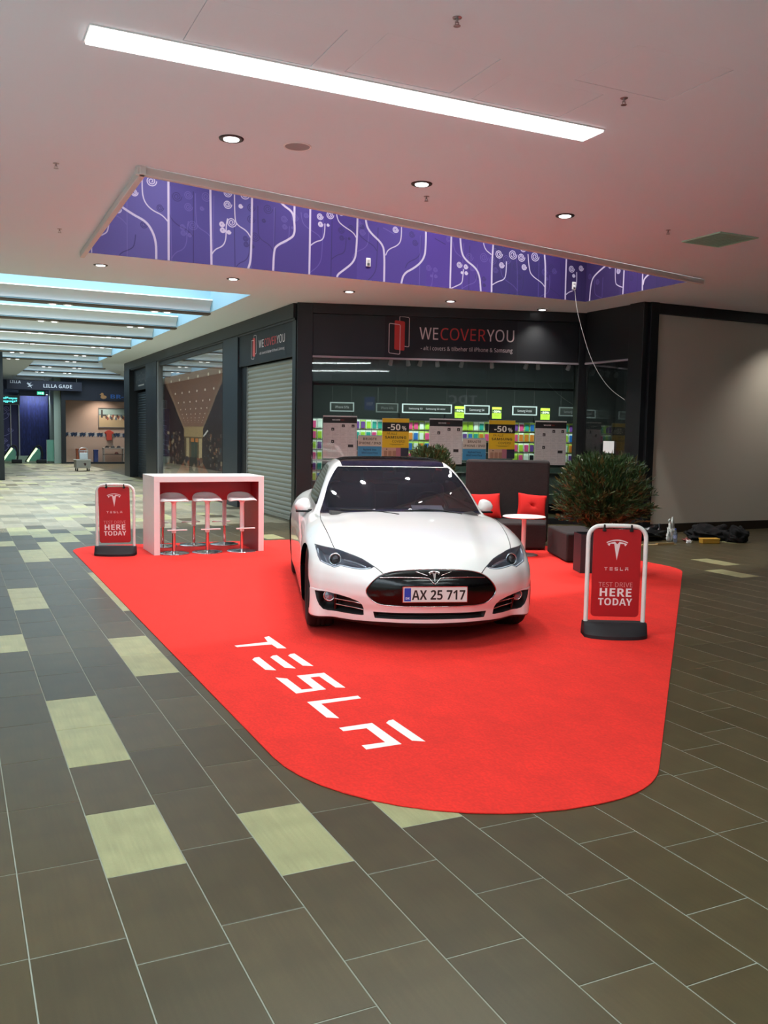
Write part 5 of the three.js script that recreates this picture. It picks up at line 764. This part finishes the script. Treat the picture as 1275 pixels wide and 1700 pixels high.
// ------------------------------------------------------------------ the white car
{
  // surface of the field as an indexed mesh
  const axis = (a, b, f) => { const o = [a]; while (o[o.length - 1] < b) o.push(o[o.length - 1] + f(o[o.length - 1])); return o; };
  const xs = axis(-1.08, 1.08, () => 0.0168), ys = axis(0.12, 1.47, () => 0.0148), zs = axis(-2.53, 2.54, (z) => (z > 1.15 ? 0.0135 : 0.024));
  const toSurface = (p) => { for (let n = 0; n < 4; n++) { const g = carNormal(p[0], p[1], p[2]), f = carField(p[0], p[1], p[2]); const s = Math.max(-0.02, Math.min(0.02, f / Math.max(0.3, g[3]))); p[0] -= g[0] * s; p[1] -= g[1] * s; p[2] -= g[2] * s; if (Math.abs(f) < 1e-5) break; } return p; };
  const build = () => {
    const X = xs.length, Y = ys.length, Z = zs.length, F = new Float32Array(X * Y * Z), at = (i, j, k) => (i * Y + j) * Z + k;
    for (let i = 0; i < X; i++) for (let j = 0; j < Y; j++) for (let k = 0; k < Z; k++) F[at(i, j, k)] = carField(xs[i], ys[j], zs[k]);
    const id = new Int32Array(X * Y * Z).fill(-1), v = [], t = [];
    const E = []; for (let c = 0; c < 8; c++) for (const b of [1, 2, 4]) if (!(c & b)) E.push([c, c | b]);
    for (let i = 0; i < X - 1; i++) for (let j = 0; j < Y - 1; j++) for (let k = 0; k < Z - 1; k++) {
      let mask = 0; for (let c = 0; c < 8; c++) if (F[at(i + (c & 1), j + ((c >> 1) & 1), k + (c >> 2))] < 0) mask |= 1 << c;
      if (mask === 0 || mask === 255) continue;
      let sx = 0, sy = 0, sz = 0, n = 0;
      for (const [a, b] of E) { if (((mask >> a) & 1) === ((mask >> b) & 1)) continue; const ia = i + (a & 1), ja = j + ((a >> 1) & 1), ka = k + (a >> 2), ib = i + (b & 1), jb = j + ((b >> 1) & 1), kb = k + (b >> 2), fa = F[at(ia, ja, ka)], fb = F[at(ib, jb, kb)], s = fa / (fa - fb); sx += xs[ia] + (xs[ib] - xs[ia]) * s; sy += ys[ja] + (ys[jb] - ys[ja]) * s; sz += zs[ka] + (zs[kb] - zs[ka]) * s; n++; }
      id[at(i, j, k)] = v.length; v.push(toSurface([sx / n, sy / n, sz / n]));
    }
    const quad = (a, b, c, d, flip) => { if (a < 0 || b < 0 || c < 0 || d < 0) return; flip ? t.push([a, c, b], [a, d, c]) : t.push([a, b, c], [a, c, d]); };
    for (let i = 1; i < X - 1; i++) for (let j = 1; j < Y - 1; j++) for (let k = 1; k < Z - 1; k++) {
      const f = F[at(i, j, k)] < 0;
      if (f !== F[at(i + 1, j, k)] < 0) quad(id[at(i, j - 1, k - 1)], id[at(i, j, k - 1)], id[at(i, j, k)], id[at(i, j - 1, k)], !f);
      if (f !== F[at(i, j + 1, k)] < 0) quad(id[at(i - 1, j, k - 1)], id[at(i - 1, j, k)], id[at(i, j, k)], id[at(i, j, k - 1)], !f);
      if (f !== F[at(i, j, k + 1)] < 0) quad(id[at(i - 1, j - 1, k)], id[at(i, j - 1, k)], id[at(i, j, k)], id[at(i - 1, j, k)], !f);
    }
    return { v, t };
  };
  const compact = (s, tris) => { const m = new Map(), v = [], t = tris.map((q) => q.map((i) => { let k = m.get(i); if (k === undefined) { k = v.length; m.set(i, k); v.push(s.v[i]); } return k; })); return { v, t }; };
  const refine = (s, fn, times) => {                                 // smaller triangles along the outline of a part, without cracks
    for (let n = 0; n < times; n++) {
      const f = s.v.map((p) => fn(...p)), mids = new Map(), key = (a, b) => (a < b ? a * 4194304 + b : b * 4194304 + a), v = s.v.slice(), t = [];
      const long = (a, b) => Math.hypot(s.v[a][0] - s.v[b][0], s.v[a][1] - s.v[b][1], s.v[a][2] - s.v[b][2]);
      for (const [a, b, c] of s.t) { const L = Math.max(long(a, b), long(b, c), long(c, a)); if (L > 0.0035 && Math.min(Math.abs(f[a]), Math.abs(f[b]), Math.abs(f[c])) < L * 1.1) for (const [p, q] of [[a, b], [b, c], [c, a]]) { const k = key(p, q); if (!mids.has(k)) { mids.set(k, v.length); v.push(toSurface([0, 1, 2].map((d) => (s.v[p][d] + s.v[q][d]) / 2))); } } }
      for (const [a, b, c] of s.t) {
        const ab = mids.get(key(a, b)), bc = mids.get(key(b, c)), ca = mids.get(key(c, a)), k = (ab !== undefined) + (bc !== undefined) + (ca !== undefined);
        if (k === 0) t.push([a, b, c]); else if (k === 3) t.push([a, ab, ca], [ab, b, bc], [ca, bc, c], [ab, bc, ca]);
        else { let q = [a, b, c], e = [ab, bc, ca]; while (!(k === 1 ? e[0] !== undefined : e[2] === undefined)) { q = [q[1], q[2], q[0]]; e = [e[1], e[2], e[0]]; } k === 1 ? t.push([q[0], e[0], q[2]], [e[0], q[1], q[2]]) : t.push([e[0], q[1], e[1]], [q[0], e[0], e[1]], [q[0], e[1], q[2]]); }
      }
      s = { v, t };
    }
    return s;
  };
  const split = (s, fn, times = 0) => {                              // [inside where fn < 0, outside]
    if (times) s = refine(s, fn, times);
    const v = s.v.slice(), f = v.map((p) => fn(...p)), cuts = new Map(), inn = [], out = [];
    for (let i = 0; i < f.length; i++) if (Math.abs(f[i]) < 1e-6) f[i] = 1e-6;
    const cut = (a, b) => { const k = a < b ? a * 4194304 + b : b * 4194304 + a; let m = cuts.get(k); if (m === undefined) { const u = f[a] / (f[a] - f[b]); m = v.length; v.push([0, 1, 2].map((d) => v[a][d] + (v[b][d] - v[a][d]) * u)); cuts.set(k, m); } return m; };
    for (const q of s.t) {
      const n = (f[q[0]] < 0) + (f[q[1]] < 0) + (f[q[2]] < 0);
      if (n === 3) { inn.push(q); continue; } if (n === 0) { out.push(q); continue; }
      let [a, b, c] = q; const lone = n === 1; while ((f[a] < 0) !== lone) [a, b, c] = [b, c, a];
      const p = cut(a, b), r = cut(a, c), one = [a, p, r], two = [[p, b, c], [p, c, r]];
      if (lone) { inn.push(one); out.push(...two); } else { out.push(one); inn.push(...two); }
    }
    const all = { v, t: null };
    return [compact(all, inn), compact(all, out)];
  };
  const geometry = (s, push) => {                                    // push(p) sinks a vertex inwards by that much
    const P = new Float32Array(s.v.length * 3), N = new Float32Array(s.v.length * 3);
    s.v.forEach((p, i) => { const n = carNormal(...p), d = push ? push(...p) : 0; for (let c = 0; c < 3; c++) { P[i * 3 + c] = p[c] - n[c] * d; N[i * 3 + c] = n[c]; } });
    const g = new THREE.BufferGeometry(); g.setAttribute('position', new THREE.BufferAttribute(P, 3)); g.setAttribute('normal', new THREE.BufferAttribute(N, 3)); g.setIndex(s.t.flat()); if (push) g.computeVertexNormals(); return g;
  };
  // outlines of the parts, seen from the front (|x|, y), from above (|x|, z) or from the side (z, y)
  const smooth = (p, n = 4) => { const o = []; for (let i = 0; i < p.length; i++) for (let k = 0; k < n; k++) { const q = [-1, 0, 1, 2].map((d) => p[(i + d + p.length) % p.length]), u = k / n; o.push([0, 1].map((c) => 0.5 * (2 * q[1][c] + (q[2][c] - q[0][c]) * u + (2 * q[0][c] - 5 * q[1][c] + 4 * q[2][c] - q[3][c]) * u * u + (3 * q[1][c] - q[0][c] - 3 * q[2][c] + q[3][c]) * u * u * u))); } return o; };
  const mirrorOutline = (h) => h.concat(h.slice().reverse().filter((p) => p[0] > 1e-6).map(([x, y]) => [-x, y]));
  const lampO = [[0.892, 0.739], [0.82, 0.736], [0.745, 0.730], [0.69, 0.720], [0.637, 0.706], [0.585, 0.693], [0.535, 0.677], [0.485, 0.652], [0.449, 0.628], [0.475, 0.613], [0.51, 0.605], [0.56, 0.600], [0.63, 0.603], [0.70, 0.611], [0.725, 0.602], [0.75, 0.593], [0.80, 0.605], [0.856, 0.625], [0.874, 0.66], [0.884, 0.70]];
  const grilleO = smooth(mirrorOutline([[0, 0.628], [0.10, 0.625], [0.19, 0.620], [0.30, 0.609], [0.389, 0.585], [0.452, 0.545], [0.500, 0.490], [0.517, 0.448], [0.498, 0.402], [0.443, 0.356], [0.374, 0.341], [0.27, 0.339], [0.167, 0.339], [0, 0.340]]), 3);
  const fogO = [[0.898, 0.388], [0.85, 0.393], [0.796, 0.394], [0.713, 0.387], [0.64, 0.374], [0.575, 0.353], [0.54, 0.325], [0.527, 0.295], [0.522, 0.236], [0.54, 0.231], [0.64, 0.229], [0.728, 0.229], [0.79, 0.228], [0.83, 0.238], [0.862, 0.272], [0.884, 0.32]];
  const intakeO = mirrorOutline([[0, 0.283], [0.18, 0.281], [0.35, 0.278], [0.455, 0.275], [0.44, 0.222], [0.35, 0.224], [0.175, 0.227], [0, 0.228]]);
  const inO = (o, zmin, fold = true) => (x, y, z) => Math.max(polyDist(o, fold ? Math.abs(x) : x, y), zmin - z);
  const fLamp = inO(lampO, 1.3), fGrille = inO(grilleO, 1.6, false), fFog = inO(fogO, 1.6), fIntake = inO(intakeO, 1.6, false);
  const hoodX = curve1([[0.5, 0.77], [0.7, 0.788], [0.9, 0.80], [1.15, 0.808], [1.35, 0.80], [1.55, 0.784], [1.74, 0.766], [1.912, 0.742], [2.03, 0.65], [2.153, 0.54], [2.28, 0.448], [2.362, 0.389], [2.46, 0.29]]);
  const cowlZ = (x) => 1.03 - 0.58 * x * x, headerZ = (x) => 0.08 - 0.3 * x * x;
  const fHood = (x, y, z) => Math.max((Math.abs(x) - hoodX(z)) * 0.8, cowlZ(x) - z, 0.5 - y);
  const wsX = curve1([[0.86, 0.80], [0.92, 0.783], [0.97, 0.763], [1.03, 0.74], [1.16, 0.69], [1.25, 0.637], [1.31, 0.59], [1.36, 0.535], [1.41, 0.46]]);
  const fScreen = (x, y, z) => Math.max(Math.abs(x) - wsX(y), z - cowlZ(x) + 0.008, headerZ(x) + 0.012 - z, 0.86 - y, -0.55 - z);
  const roofX = curve1([[-1.9, 0.46], [-1.3, 0.50], [-0.6, 0.555], [-0.1, 0.54], [0.1, 0.52]]);
  const fRoof = (x, y, z) => Math.max(Math.abs(x) - roofX(z), z - headerZ(x), -1.25 - z, 1.2 - y);
  const fRear = (x, y, z) => Math.max(Math.abs(x) - mixf(0.5, 0.62, sstep(-1.3, -2.2, z)), z + 1.262, -2.12 - z, 1.03 - y);
  const sideO = [[0.37, 0.957], [0.39, 0.975], [0.27, 1.06], [0.08, 1.175], [-0.12, 1.255], [-0.4, 1.315], [-0.8, 1.325], [-1.2, 1.265], [-1.55, 1.14], [-1.78, 1.03], [-1.6, 0.985], [-0.6, 0.96]];
  const fSide = (x, y, z) => Math.max(polyDist(sideO, z, y), 0.45 - Math.abs(x));
  const fArch = (x, y, z) => Math.max(Math.min(Math.hypot(z - 1.5, y - 0.352), Math.hypot(z + 1.4, y - 0.352)) - 0.366, 0.6 - Math.abs(x));
  const fLow = (x, y, z) => y - mixf(0.2, 0.196 - 0.022 * sstep(0.3, 0.75, Math.abs(x)), sstep(1.4, 1.9, z));
  const seams = [[[0.62, 0.24], [0.66, 0.5], [0.63, 0.8], [0.5, 0.95]], [[-0.55, 0.24], [-0.55, 0.96]], [[-1.42, 0.74], [-1.3, 0.5], [-1.02, 0.26]], [[0.62, 0.24], [-1.02, 0.26]]];
  const fSeam = (x, y, z) => Math.max(Math.min(...seams.map((l) => pathDist(l, z, y))) - 0.0022, 0.72 - Math.abs(x));
  let body = build(), cutOut, lamps, grille, fogs, intake, low, hood, gap, screen, roof, rear, sides, seam;
  [cutOut, body] = split(body, fArch, 1);
  [lamps, body] = split(body, fLamp, 2); [grille, body] = split(body, fGrille, 2); [fogs, body] = split(body, fFog, 2); [intake, body] = split(body, fIntake, 1);
  [low, body] = split(body, fLow, 1);
  [screen, body] = split(body, fScreen, 1); [roof, body] = split(body, fRoof, 1); [rear, body] = split(body, fRear, 0); [sides, body] = split(body, fSide, 1);
  [hood, body] = split(body, (...p) => fHood(...p) + 0.0024, 2); [gap, body] = split(body, (...p) => fHood(...p) - 0.0024, 0);
  [seam, body] = split(body, fSeam, 1);
  const half = (s, sign) => split(s, (x) => -x * sign)[0];
  const frontZ = (x, y) => { let z = 2.6; while (z > 0.4) { const f = carField(x, y, z); if (f < 2e-4) break; z -= Math.max(f * 0.6, 5e-4); } return z; };
  const onFront2 = (x, y, off = 0) => { const z = frontZ(x, y), n = carNormal(x, y, z); return [x + n[0] * off, y + n[1] * off, z + n[2] * off]; };

  const paint = phys(0xf4f4f3, 0.32, { clearcoat: 1, clearcoatRoughness: 0.03 }), gloss = phys(0x060607, 0.15, { specularIntensity: 0.8 }), matt = std(0x0a0a0b, 0.6), chrome = M.chrome;
  const glass = phys(0x8c929e, 0.02, { transmission: 0.95, thickness: 0 }), tinted = phys(0x2a2d33, 0.03, { transmission: 0.6, thickness: 0 }), clear = phys(0xf4f8ff, 0.02, { transmission: 1, thickness: 0 });
  const car = thing('car', 'white saloon car with black glass roof and an oval black nose on the red carpet', 'car', [4.116, 0.0083, -8.312], -18.5 * D2R);
  part('body_shell', geometry(body), paint, car); part('hood', geometry(hood), paint, car);
  part('panel_gap', [geometry(gap, () => 0.005), geometry(seam, () => 0.005)].map((g) => g.toNonIndexed()), matt, car);
  part('lower_trim', geometry(low), std(0x0b0a0b, 0.45), car);
  part('windscreen', geometry(screen), glass, car); part('roof_glass', geometry(roof), gloss, car); part('rear_window', geometry(rear), gloss, car);
  for (const s of [1, -1]) part('side_window', geometry(half(sides, s)), tinted, car);
  // headlights: dark bowl, lamps, clear cover
  const tubeOn = (pts, r, off, n = 60, closed = false, m = 8) => tube(pts.map(([x, y]) => onFront2(x, y, off)), r, n, closed, m);
  const bowl = (fn, depth, w) => (x, y, z) => depth * sstep(0, w, -fn(x, y, z));
  for (const s of [1, -1]) {
    const h = part('headlight', geometry(half(lamps, s), bowl(fLamp, 0.06, 0.03)), std(0x6a7078, 0.35, { metalness: 0.4 }), car);
    part('lens_cover', geometry(half(lamps, s), () => 0.0015), clear, h);
    const c = onFront2(0.752 * s, 0.668, -0.035), q = new THREE.Quaternion().setFromUnitVectors(new THREE.Vector3(0, 0, 1), new THREE.Vector3(0.22 * s, 0.06, 1).normalize());
    const put = (g) => { g.applyQuaternion(q); g.translate(...c); return g; };
    part('projector_ring', put(new THREE.TorusGeometry(0.047, 0.008, 12, 40)), chrome, h); part('projector_bowl', put(lathe([[0.046, 0.0], [0.04, -0.02], [0.03, -0.03], [0, -0.032]], 32).rotateX(Math.PI / 2)), std(0x1c1e22, 0.3), h);
    const lens = new THREE.SphereGeometry(0.034, 24, 16); lens.scale(1, 1, 0.6); part('projector_lens', put(lens), phys(0x0c1014, 0.05, { clearcoat: 1 }), h);
    part('reflector_bar', tube([[0.68, 0.67], [0.62, 0.662], [0.56, 0.648], [0.51, 0.632]].map(([x, y]) => onFront2(x * s, y, -0.03)), 0.011, 30), std(0xb9c0c8, 0.2, { metalness: 0.9 }), h);
    part('light_guide', tube([[0.876, 0.715], [0.86, 0.64], [0.80, 0.616], [0.75, 0.606], [0.71, 0.62], [0.62, 0.614], [0.54, 0.613], [0.48, 0.625]].map(([x, y]) => onFront2(x * s, y, -0.012)), 0.0045, 60), std(0xe4e8ec, 0.3), h);
    // fog lamp opening with bright bars
    const f = part('fog_opening', geometry(half(fogs, s), bowl(fFog, 0.07, 0.035)), matt, car);
    for (const [a, b] of [[0.332, 0.338], [0.282, 0.288]]) part('chrome_bar', tube([[0.748, a + 0.004], [0.68, a + 0.003], [0.6, a], [b === 0.338 ? 0.552 : 0.53, a - 0.008]].map(([x, y]) => onFront2(x * s, y, -0.012)), 0.0055, 30), chrome, f);
    part('divider', tube([[0.752, 0.385], [0.745, 0.31], [0.742, 0.236]].map(([x, y]) => onFront2(x * s, y, -0.025)), 0.018, 20), gloss, f);
    const fl = onFront2(0.805 * s, 0.338, -0.04), fq = new THREE.Quaternion().setFromUnitVectors(new THREE.Vector3(0, 0, 1), new THREE.Vector3(0.1 * s, 0, 1).normalize());
    const putF = (g) => { g.applyQuaternion(fq); g.translate(...fl); return g; };
    part('fog_bezel', putF(new THREE.TorusGeometry(0.043, 0.007, 10, 36)), chrome, f); part('fog_lens', putF(lathe([[0, 0.008], [0.025, 0.006], [0.042, 0]], 28).rotateX(Math.PI / 2)), phys(0x8c96a4, 0.08, { clearcoat: 1, metalness: 0.6 }), f);
    // door mirror
    const m = part('door_mirror', (() => { const g = new THREE.SphereGeometry(1, 36, 24), p = g.attributes.position; for (let i = 0; i < p.count; i++) { let x = p.getX(i), y = p.getY(i), z = p.getZ(i); const t = 0.5 + 0.5 * x; y = y > 0 ? y * (1 - 0.62 * t * t) : y * 0.62; z = z < 0 ? z * 0.45 : z; const e = Math.pow(Math.max(Math.abs(x), Math.abs(y), Math.abs(z)), 0.25); p.setXYZ(i, x * 0.08 / e * s, (y / e) * 0.084, (z / e) * 0.075 - 0.03 * t); } if (s < 0) { const ix = g.index.array; for (let i = 0; i < ix.length; i += 3) { const w = ix[i]; ix[i] = ix[i + 1]; ix[i + 1] = w; } } g.translate(0.94 * s, 0.938, 0.2); g.computeVertexNormals(); return g; })(), paint, car);
    part('mirror_base', [rbox(0.145, 0.02, 0.11, 0.009, 0.935 * s, 0.882, 0.19), rbox(0.12, 0.03, 0.06, 0.012, 0.84 * s, 0.885, 0.2)], gloss, m);
    part('mirror_glass', rbox(0.11, 0.07, 0.006, 0.003, 0.935 * s, 0.937, 0.158), chrome, m);
  }
  // nose: black oval panel, chrome surround, bar and emblem
  const nose = part('nose_panel', geometry(grille, bowl(fGrille, 0.004, 0.01)), gloss, car);
  part('chrome_surround', tubeOn(grilleO, 0.004, 0.001, 200, true), chrome, nose);
  const bar = [[-0.415, 0.556], [-0.3, 0.565], [-0.15, 0.567], [-0.052, 0.563], [-0.03, 0.548], [0, 0.522], [0.03, 0.548], [0.052, 0.563], [0.15, 0.567], [0.3, 0.565], [0.415, 0.556]];
  part('chrome_bar', tubeOn(bar, 0.0034, 0.001, 120), chrome, nose);
  for (const s of [1, -1]) part('reflection_streak', tubeOn([[0.055 * s, 0.583], [0.09 * s, 0.594], [0.14 * s, 0.61]], 0.0035, -0.001, 24), chrome, nose);  // streaks of reflected light on the nose, shaped as thin chrome tubes
  part('emblem', emblemOutlines.map((o) => { const g = extrude(o.map(([x, y]) => [x * 0.09, y * 0.09]), 0.005, 0.001), p = g.attributes.position; for (let i = 0; i < p.count; i++) { const q = onFront2(p.getX(i), 0.615 + p.getY(i), p.getZ(i) - 0.002); p.setXYZ(i, ...q); } g.computeVertexNormals(); return g; }), chrome, nose);
  const it = part('lower_intake', geometry(intake, bowl(fIntake, 0.06, 0.03)), matt, car);
  for (const y of [0.246, 0.264]) part('intake_slat', tubeOn([[-0.42, y], [-0.2, y], [0, y + 0.001], [0.2, y], [0.42, y]], 0.004, -0.022, 40), matt, it);
  const plate = part('license_plate', rbox(0.51, 0.125, 0.012, 0.004, 0.003, 0.441, 2.474), std(0xb0332e, 0.5), car);
  part('plate_print', face(0.498, 0.114).translate(0.003, 0.441, 2.4805), phys(0xffffff, 0.4, { map: print(640, 150, (g, w, h) => { g.fillStyle = '#dcd8d4'; g.fillRect(0, 0, w, h); g.fillStyle = '#2440a8'; g.fillRect(10, 8, 66, h - 16); g.fillStyle = '#e4e8f4'; fitText(g, 'DK', 43, 112, 34, 44, 'bold'); g.fillStyle = '#1a1614'; fitText(g, 'AX 25 717', 356, 80, 136, 540, 'bold'); }) }), plate);
  // wheels and arches
  const tyre = lathe([[0.24, -0.1], [0.255, -0.115], [0.3, -0.121], [0.335, -0.112], [0.35, -0.088], [0.352, -0.045], [0.346, -0.04], [0.346, -0.036], [0.352, -0.032], [0.352, -0.003], [0.346, 0], [0.346, 0.004], [0.352, 0.008], [0.352, 0.034], [0.346, 0.038], [0.346, 0.042], [0.352, 0.046], [0.35, 0.088], [0.335, 0.112], [0.3, 0.121], [0.255, 0.115], [0.24, 0.1]], 72).rotateZ(-Math.PI / 2);
  const rim = lathe([[0.242, -0.1], [0.246, 0.1], [0.236, 0.106], [0.226, 0.095], [0.215, 0.02], [0.06, 0.01], [0.0, 0.012]], 64).rotateZ(-Math.PI / 2), silver = std(0xb5b8bc, 0.28, { metalness: 0.85 });
  for (const [x, z] of [[0.828, 1.5], [-0.828, 1.5], [0.885, -1.4], [-0.885, -1.4]]) {
    const s = Math.sign(x), w = part('wheel', tyre, M.rubber, car); w.position.set(x, 0.352, z); if (s < 0) w.rotation.y = Math.PI;
    const r = part('rim', rim, std(0x2b2d30, 0.4, { metalness: 0.6 }), w);
    for (let k = 0; k < 10; k++) { const g = rbox(0.03, 0.2, 0.024, 0.008, 0.075, 0.135, 0); g.rotateX((Math.floor(k / 2) * 72 + (k % 2 ? 11 : -11)) * D2R); part('spoke', g, silver, w); }
    part('hub_cap', lathe([[0, 0.1], [0.03, 0.098], [0.045, 0.088], [0.06, 0.06], [0.06, 0.02]], 30).rotateZ(-Math.PI / 2), silver, w);
    const a = new THREE.CylinderGeometry(0.372, 0.372, 0.36, 40, 1, true, -0.35, Math.PI + 0.7); a.rotateZ(Math.PI / 2); a.translate(s * 0.76, 0.352, z); const e = new THREE.CircleGeometry(0.372, 40, -0.35, Math.PI + 0.7); e.rotateY(Math.PI / 2 * s); e.translate(s * 0.58, 0.352, z); part('arch_liner', [a, e], std(0x0a0a0a, 0.9, { side: THREE.DoubleSide }), car);
  }
  // wipers
  for (const [a, b, c] of [[[0.52, 0.93, 0.9], [0.3, 0.958, 0.96], [-0.02, 0.956, 1.03]], [[-0.1, 0.94, 1.04], [-0.35, 0.952, 0.97], [-0.6, 0.945, 0.8]]]) part('wiper', tube([a, b, c].map((p) => { const z = frontZ(p[0], p[1]); return [p[0], p[1], Math.max(z, p[2] - 0.06) + 0.006]; }), 0.007, 30), matt, car);
  // inside
  const trimM = std(0x0d0e10, 0.8), leather = std(0x121317, 0.6);
  { const g = extrude([[-0.1, 0.45], [0.9, 0.6], [0.97, 0.9], [0.8, 0.925], [0.5, 0.94], [0.3, 0.93], [0.22, 0.86], [0.2, 0.5]], 1.42, 0.02); g.rotateY(-Math.PI / 2); g.translate(0.71, 0, 0); part('dashboard', g, trimM, car); }
  { const w = new THREE.TorusGeometry(0.185, 0.016, 12, 48); w.rotateX(-0.42); w.translate(0.37, 0.9, 0.12); part('steering_wheel', [w.toNonIndexed(), (() => { const g = rbox(0.3, 0.06, 0.03, 0.015); g.rotateX(-0.42); g.translate(0.37, 0.9, 0.12); return g; })(), (() => { const g = rbox(0.06, 0.06, 0.3, 0.02); g.rotateX(-0.42); g.translate(0.37, 0.87, 0.25); return g; })()], std(0x17171a, 0.5), car); }
  for (const x of [0.38, -0.38]) { const b = rbox(0.52, 0.66, 0.16, 0.07, 0, 0.33, 0, 5); b.rotateX(-0.28); b.translate(x, 0.5, -0.38); const st = part('front_seat', [b, rbox(0.52, 0.18, 0.55, 0.06, x, 0.46, -0.12, 4)], leather, car); const hr = rbox(0.26, 0.19, 0.1, 0.05, 0, 0, 0, 5); hr.rotateX(-0.2); hr.translate(x, 1.2, -0.56); part('headrest', hr, leather, st); }
  { const b = rbox(1.3, 0.6, 0.16, 0.06, 0, 0.3, 0, 4); b.rotateX(-0.35); b.translate(0, 0.5, -1.25); part('rear_seat', [b, rbox(1.3, 0.16, 0.5, 0.05, 0, 0.44, -1.0, 4)], leather, car); }
  part('cabin_floor', [box(1.5, 0.02, 2.6, 0, 0.24, -0.4), rbox(1.3, 0.02, 1.1, 0.005, 0, 0.98, -1.75)], M.black, car);
  part('rear_view_mirror', [rbox(0.24, 0.06, 0.03, 0.014, 0, 1.25, 0.1), rbox(0.03, 0.08, 0.04, 0.008, 0, 1.29, 0.12)], M.dark, car);
  // sheet of paper lying on the dashboard
  const q = new THREE.Vector3(0.235, 0.958, 0.775).applyAxisAngle(new THREE.Vector3(0, 1, 0), -18.5 * D2R);
  const sh = thing('price_sheet', 'white sheet with a small purple car drawing lying behind the windscreen', 'paper', [4.116 + q.x, 0.008 + q.y, -8.312 + q.z], -18.5 * D2R);
  const tilt = (g) => { g.rotateX(-Math.PI / 2 + 0.28); return g; };
  part('sheet', tilt(rbox(0.3, 0.2, 0.0015, 0.0005)), M.paper, sh);
  part('sheet_print', tilt(face(0.298, 0.198, 0.0012)), std(0xffffff, 0.6, { map: print(300, 200, (g, w, h) => { g.fillStyle = '#f4f3f2'; g.fillRect(0, 0, w, h); g.fillStyle = '#4b4a8e'; g.beginPath(); g.moveTo(40, 130); g.quadraticCurveTo(60, 104, 90, 102); g.quadraticCurveTo(120, 78, 150, 96); g.quadraticCurveTo(190, 104, 196, 130); g.closePath(); g.fill(); g.fillStyle = '#9a98b4'; g.fillRect(44, 144, 120, 6); g.fillRect(44, 156, 90, 5); }) }), sh);
}
scene.traverse((o) => { if (o.isMesh) { o.castShadow = o.receiveShadow = true; } });
renderer.render(scene, camera);
